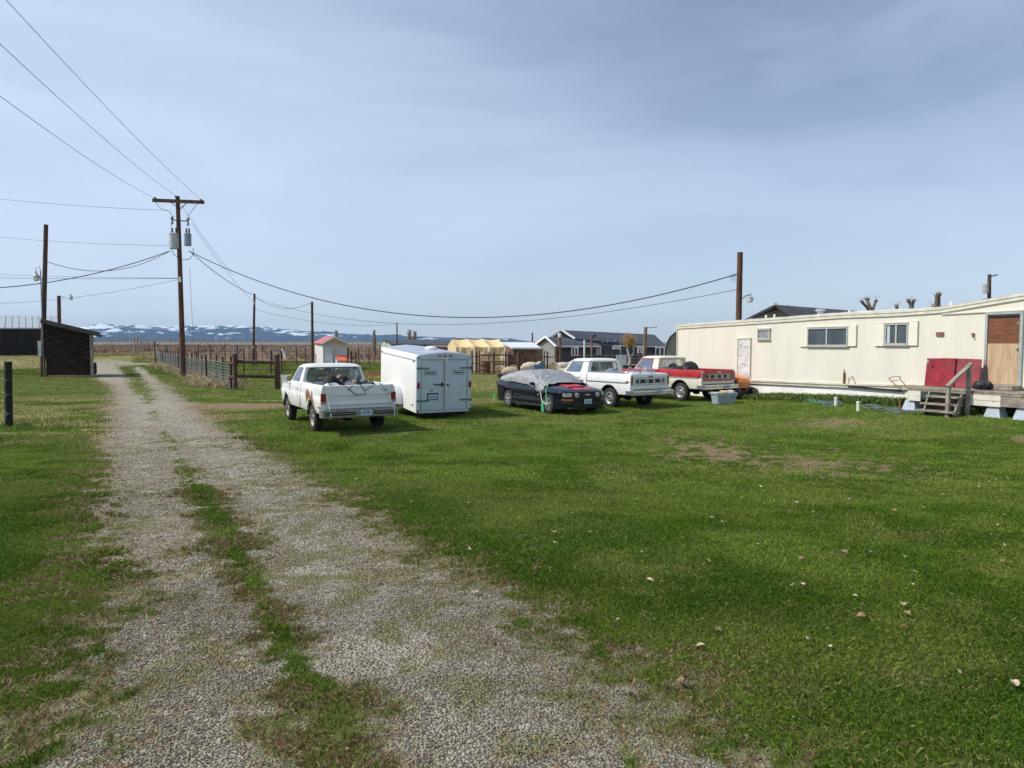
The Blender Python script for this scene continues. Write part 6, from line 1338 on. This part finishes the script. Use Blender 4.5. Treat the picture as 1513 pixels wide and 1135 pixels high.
m_=MB(); m_.blob((0.02,0,.46),(.20,.18,.05),12,.3,3,2); m_.build('yellow_cloth',M['yellow_cloth'],T); m_=MB(); m_.blob((.28,0,.45),(.15,.2,.06),12,.3,3,5); m_.build('lilac_cloth',M['pink_cloth'],T)
for i,(px,py,lb) in enumerate(((1235,601,'white plastic pipe stub nearer the green hose on the lawn'),(1268,608,'white plastic pipe stub nearer the grey hose coil on the lawn'))):
    p=gp(px,py); T=thing('pipe_stub',lb,'pipe',p); m_=MB(); m_.lathe([(.05,-.05),(.05,.26),(.06,.265),(.06,.31),(.04,.31),(.001,.30)],n=14); m_.build('pipe',M['pvc'],T)
p=gp(1329,611); T=thing('iron_stake','thin rusty stake in the lawn beside the grey hose','stake',p); m_=MB(); m_.tube([(0,0,-.1),(.01,0,.42)],.02,6); m_.build('stake',M['rust'],T)
def hose(lab,px0,py0,px1,py1,loops,r,mat,nz):
    a=gp(px0,py0); b_=gp(px1,py1); P=[]
    for i in range(240):
        f=i/239; q=a.lerp(b_,f); q.x+=.28*math.sin(f*loops*2*PI)*nz; q.y+=.35*math.cos(f*loops*2*PI*1.07)*nz; q.z=G(q.x,q.y)+.055+.03*math.sin(f*loops*9); P.append(q)
    m_=MB(); m_.tube(P,r,5); h=m_.build('garden_hose',M[mat],None); tag(h,lab,'hose','garden hoses on the lawn')
hose('bright green garden hose strewn below the mobile home skirting',1165,590.5,1222,598,4,.016,'hose_green',.9); hose('dark tangled hose coil beside the first white pipe stub',1212,593,1232,600,7,.015,'hose_grey',1.0); hose('grey hose looping from the second pipe stub toward the stake',1282,603,1345,612,5,.016,'hose_grey',.9)
# tulip bed: things nobody could count
n=1300; x=rng.uniform(-16,-8.8,n); y=rng.uniform(46,57,n); k=fbm(x,y,.5,5,3)>.42; x,y=x[k],y[k]; n=len(x)
g_=rng.uniform(0,1,(n,1)); red=np.array([.42,.13,.14]); yel=np.array([.55,.47,.12]); isy=((y<48.5)|(rng.uniform(0,1,n)<.12))[:,None]; cc=np.where(isy,yel,red)*rng.uniform(.7,1.3,(n,1))
co,tr,ck=blades(x,y,rng.uniform(.08,.20,n),rng.uniform(.04,.14,n),np.clip(cc,0,1),.3,zb=gz(x,y)+.12); npmesh('flower_bed',co,3,tr,ck,M['blade'],'red and yellow flowers blooming in the grass beyond the white truck','flowers')
# dry leaves scattered on the lawn
def leaf(seed):
    m_=MB(); rs=random.Random(seed); n=10; pts=[]
    for i in range(n):
        a=2*PI*i/n; r=.5*(1-.25*math.cos(a)**2)*(.8+.4*rs.random()); pts.append((r*math.cos(a)*1.25,r*math.sin(a)*.8,.12*rs.random()+.22*abs(math.sin(a))))
    vs=[(0,0,.06)]+pts+[(0,0,.03)]+[(p[0],p[1],p[2]-.03) for p in pts]
    fs=[(0,i+1,(i+1)%n+1) for i in range(n)]+[(n+1,n+1+(i+1)%n+1,n+1+i+1) for i in range(n)]+[(i+1,n+2+i,n+2+(i+1)%n,(i+1)%n+1) for i in range(n)]
    m_.add(vs,fs); return m_
M['leaf']=pm('dry_leaf',(.46,.36,.25),.8,0,.35,3); M['leaf_brown']=pm('brown_dry_leaf',(.24,.15,.085),.8,0,.35,3); M['leaf_dark']=pm('dark_dry_leaf',(.16,.10,.06),.8,0,.3,3)
LG='dry leaves scattered over the lawn'; lab='curled tan dry leaf lying on the lawn grass'; labd='curled dark brown dry leaf lying on the grass'
protos=[leaf(k).build('dry_leaf',M['leaf'] if k!=2 else M['leaf_brown'],None,smooth=False) for k in range(4)]+[leaf(9).build('dry_leaf',M['leaf_dark'],None,smooth=False)]
spots=[(818,792),(950,822),(1273,919),(1035,964),(1225,965),(1499,1020),(1185,833),(1263,888),(1347,871),(1335,901),(1339,915),(1254,742),(1178,747),(1365,755),(1483,766),(1096,740),(1123,723),(1066,692),(1248,823),(1228,825),(1068,777),(1052,770),(1163,645),(1237,647),(1463,648),(1394,680),(1436,708),(1488,711),(1454,729),(1475,781),(1482,837),(1337,829),(592,752),(620,716),(757,697),(746,706),(1185,871),(960,865),(239,805),(1121,811),(1305,680),(702,882),(1321,759),(996,735),(938,712),(907,702),(1005,1017),(1460,716),(100,690),(884,600),(975,606),(1016,612)]
dark=[(1060,940),(1010,1018),(722,952),(424,772),(478,828),(1336,934),(1188,876)]
first={}
for i,(px,py) in enumerate(spots+dark):
    dk=i>=len(spots); pr_=protos[4] if dk else protos[i%4]; o_=pr_ if id(pr_) not in first else pr_.copy()
    if id(pr_) in first: COL.objects.link(o_)
    first[id(pr_)]=1; q=gp(px,py); o_.location=(q.x,q.y,q.z+.035); s_=random.uniform(.030,.055)*(1 if q.y<8 else 1.15); o_.scale=(s_,s_,s_); o_.rotation_euler=(random.uniform(-.3,.3),random.uniform(-.3,.3),random.uniform(0,6.28)); tag(o_,labd if dk else lab,'leaf','dark dry leaves on the grass' if dk else LG)
x,y=sample(1500,2.5,24); k=x>np.interp(y,*ER)-.5; x,y=x[k],y[k]; n=len(x); cc=np.array([.50,.42,.30])*rng.uniform(.6,1.2,(n,1)); co,tr,ck=blades(x,y,rng.uniform(.008,.02,n),rng.uniform(.012,.035,n),cc,2.5,zb=gz(x,y)+.045); npmesh('leaf_fragments',co,3,tr,ck,M['blade'],'tiny pale leaf fragments flecking the lawn','leaf litter')
# pale weeds under the trailer and around tyres
# ---------------------------------------------------------------- mountains
def ridge(name,prof,Y,depth,base_py,snow,col,seed,nx_=420,nr=60):
    px=np.array([q[0] for q in prof],float); py=np.array([q[1] for q in prof],float)
    X_=np.linspace(px[0],px[-1],nx_); V=[];
    zt=[at(a,b_,Y).z for a,b_ in zip(X_,np.interp(X_,px,py))]; xb=[at(a,510,Y).x for a in X_]
    xb=np.array(xb); zt=np.array(zt); zb_=at(700,base_py,Y).z-40
    V=np.zeros((nr+1,nx_,3))
    for j in range(nr+1):
        f=j/nr; n_=(fbm(xb+f*depth,xb*0+f*depth,1/260,seed,5)-.5); n2=(fbm(xb,xb*0+f*depth*.6,1/90,seed+5,4)-.5)
        h=(1-f)**.75 if True else 1
        V[j,:,0]=xb*(1-.0*f); V[j,:,1]=Y-depth*f+n2*120; V[j,:,2]=zb_+(zt-zb_)*h*(1+(n_*1.0+n2*.5)*math.sin(PI*min(1,f*1.1))*1.1)+ (n2*10 if j else n2*3)
    co=V.reshape(-1,3); idx=np.arange((nr+1)*nx_).reshape(nr+1,nx_); q=np.stack([idx[:-1,:-1],idx[1:,:-1],idx[1:,1:],idx[:-1,1:]],-1).reshape(-1)
    o=npmesh(name,co,4,q,np.zeros((len(co),3)),M[snow],kind='structure'); o.data.polygons.foreach_set('use_smooth',np.ones(len(o.data.polygons),bool)); return o
def mountmat(name,base,lo,hi,zlo,zhi):
    m,t,b=nt(name); v=coords(t,'Object',(.5,.5,2.6)); n1=N(t,'ShaderNodeTexNoise'); n1.inputs['Scale'].default_value=.014; n1.inputs['Detail'].default_value=9; n1.inputs['Roughness'].default_value=.66; t.links.new(v,n1.inputs['Vector'])
    tc=N(t,'ShaderNodeTexCoord'); sx=N(t,'ShaderNodeSeparateXYZ'); t.links.new(tc.outputs['Object'],sx.inputs[0]); mr=N(t,'ShaderNodeMapRange'); mr.inputs['From Min'].default_value=zlo; mr.inputs['From Max'].default_value=zhi; mr.inputs['To Min'].default_value=-.12; mr.inputs['To Max'].default_value=.10; t.links.new(sx.outputs['Z'],mr.inputs[0])
    ad=N(t,'ShaderNodeMath',operation='ADD'); t.links.new(n1.outputs['Fac'],ad.inputs[0]); t.links.new(mr.outputs[0],ad.inputs[1]); ss=N(t,'ShaderNodeMapRange'); ss.inputs['From Min'].default_value=lo; ss.inputs['From Max'].default_value=hi; t.links.new(ad.outputs[0],ss.inputs[0])
    fo=mixc(t,noisef(t,v,.02,6,.7,.3,.7),C4(base,.7),C4(base,1.3)); c=mixc(t,ss.outputs[0],fo,(.80,.84,.90,1)); t.links.new(c,b.inputs['Base Color']); b.inputs['Roughness'].default_value=1; b.inputs['Specular IOR Level'].default_value=0; return m
M['mount']=mountmat('forested_snowy_slope',(.016,.032,.055),.522,.552,20,165); M['foot']=mountmat('foothill_scrub',(.035,.038,.040),5,6,0,1)
PM=[(-500,503),(-200,501),(60,500),(130,496),(150,490),(165,485),(180,481.5),(196,481),(201,479),(212,481.5),(225,482.5),(240,481.5),(255,485),(268,487),(276,484.5),(290,483),(315,482),(335,480.5),(365,482),(400,484.5),(440,488),(480,491),(520,493.5),(560,496),(600,496.5),(640,498),(700,500),(745,500),(752,499.5),(770,503),(800,507),(860,508),(1000,508),(1500,507),(2100,506)]
ridge('mountain_range',PM,5200,1500,509,'mount',None,3)
PF=[(-600,498),(-100,497.5),(60,497.5),(150,498),(250,500.5),(330,503),(450,505),(700,507),(1000,507.5),(1600,507),(2100,507)]
ridge('foothills',PF,3400,700,510,'foot',None,17,200,20)
# ---------------------------------------------------------------- haze
m,t,b=nt('haze_air'); t.nodes.remove(b); pv=N(t,'ShaderNodeVolumePrincipled'); pv.inputs['Color'].default_value=(.46,.70,1,1); pv.inputs['Density'].default_value=HAZE; pv.inputs['Anisotropy'].default_value=0; t.links.new(pv.outputs[0],t.nodes['Material Output'].inputs['Volume'])
hb=MB(); hb.box((0,2690,88),(14000,5400,182)); 
hz_=hb.build('haze',m,None,smooth=False); tag(hz_,kind='stuff')
# ---------------------------------------------------------------- sky, sun, camera
EL=R(48); AZv=Vector((-.995,-.10,0)).normalized()
wd=bpy.data.worlds.new('World'); sc.world=wd; wd.use_nodes=True; t=wd.node_tree; bg=t.nodes['Background']
sky=N(t,'ShaderNodeTexSky'); sky.sky_type='NISHITA'; sky.sun_disc=False; sky.sun_elevation=EL; sky.sun_rotation=math.atan2(AZv.x,AZv.y); sky.air_density=1.0; sky.dust_density=.6; sky.ozone_density=1.6; sky.altitude=500
tc=N(t,'ShaderNodeTexCoord'); mp=N(t,'ShaderNodeMapping'); mp.inputs['Rotation'].default_value=(0,R(24),R(-28)); mp.inputs['Scale'].default_value=(1.0,1.6,3.6); t.links.new(tc.outputs['Generated'],mp.inputs[0])
c1=noisef(t,mp.outputs[0],1.05,6,.54,.36,.70,.5)
mp2=N(t,'ShaderNodeMapping'); mp2.inputs['Rotation'].default_value=(0,R(8),R(20)); mp2.inputs['Scale'].default_value=(1,1.2,9); mp2.inputs['Location'].default_value=(3,1,2); t.links.new(tc.outputs['Generated'],mp2.inputs[0])
c2=noisef(t,mp2.outputs[0],1.6,7,.55,.42,.75,.4)
ad=N(t,'ShaderNodeMath',operation='MULTIPLY_ADD'); t.links.new(c1,ad.inputs[0]); ad.inputs[1].default_value=.44; ad.inputs[2].default_value=.22
ad2=N(t,'ShaderNodeMath',operation='MULTIPLY_ADD',use_clamp=True); t.links.new(c2,ad2.inputs[0]); ad2.inputs[1].default_value=.10; t.links.new(ad.outputs[0],ad2.inputs[2])
sp_=N(t,'ShaderNodeSeparateXYZ'); t.links.new(tc.outputs['Generated'],sp_.inputs[0]); mu=N(t,'ShaderNodeMath',operation='MULTIPLY'); t.links.new(sp_.outputs['X'],mu.inputs[0]); t.links.new(sp_.outputs['Z'],mu.inputs[1]); mu2=N(t,'ShaderNodeMath',operation='MULTIPLY_ADD',use_clamp=True); t.links.new(mu.outputs[0],mu2.inputs[0]); mu2.inputs[1].default_value=-.62; t.links.new(ad2.outputs[0],mu2.inputs[2]); ez=N(t,'ShaderNodeMapRange'); ez.inputs['From Min'].default_value=.42; ez.inputs['From Max'].default_value=.12; ez.inputs['To Max'].default_value=.20; t.links.new(sp_.outputs['Z'],ez.inputs[0]); ez2=N(t,'ShaderNodeMath',operation='ADD',use_clamp=True); t.links.new(ez.outputs[0],ez2.inputs[0]); t.links.new(mu2.outputs[0],ez2.inputs[1]); c=mixc(t,ez2.outputs[0],sky.outputs[0],CLOUD); t.links.new(c,bg.inputs['Color']); bg.inputs['Strength'].default_value=SKYS
L=bpy.data.lights.new('sun','SUN'); L.energy=SUNS; L.angle=R(.53); L.color=(1,.95,.87); lo=bpy.data.objects.new('sun',L); COL.objects.link(lo)
sd=Vector((AZv.x*math.cos(EL),AZv.y*math.cos(EL),math.sin(EL))); lo.rotation_euler=sd.to_track_quat('Z','Y').to_euler(); lo.location=(0,0,30)
cd=bpy.data.cameras.new('camera'); cam=bpy.data.objects.new('camera',cd); COL.objects.link(cam); cam.location=(0,0,CZ); cam.rotation_euler=(PI/2-PIT,0,0); cd.sensor_width=36; cd.lens=36*F/1513; cd.clip_end=20000; cd.clip_start=.05; sc.camera=cam
vs=sc.view_settings; vs.view_transform='Standard'; vs.look='None'; vs.exposure=EXPO; vs.gamma=1; vs.use_curve_mapping=False
sc.cycles.volume_bounces=0; sc.cycles.max_bounces=6; sc.cycles.transparent_max_bounces=12; sc.cycles.use_adaptive_sampling=True
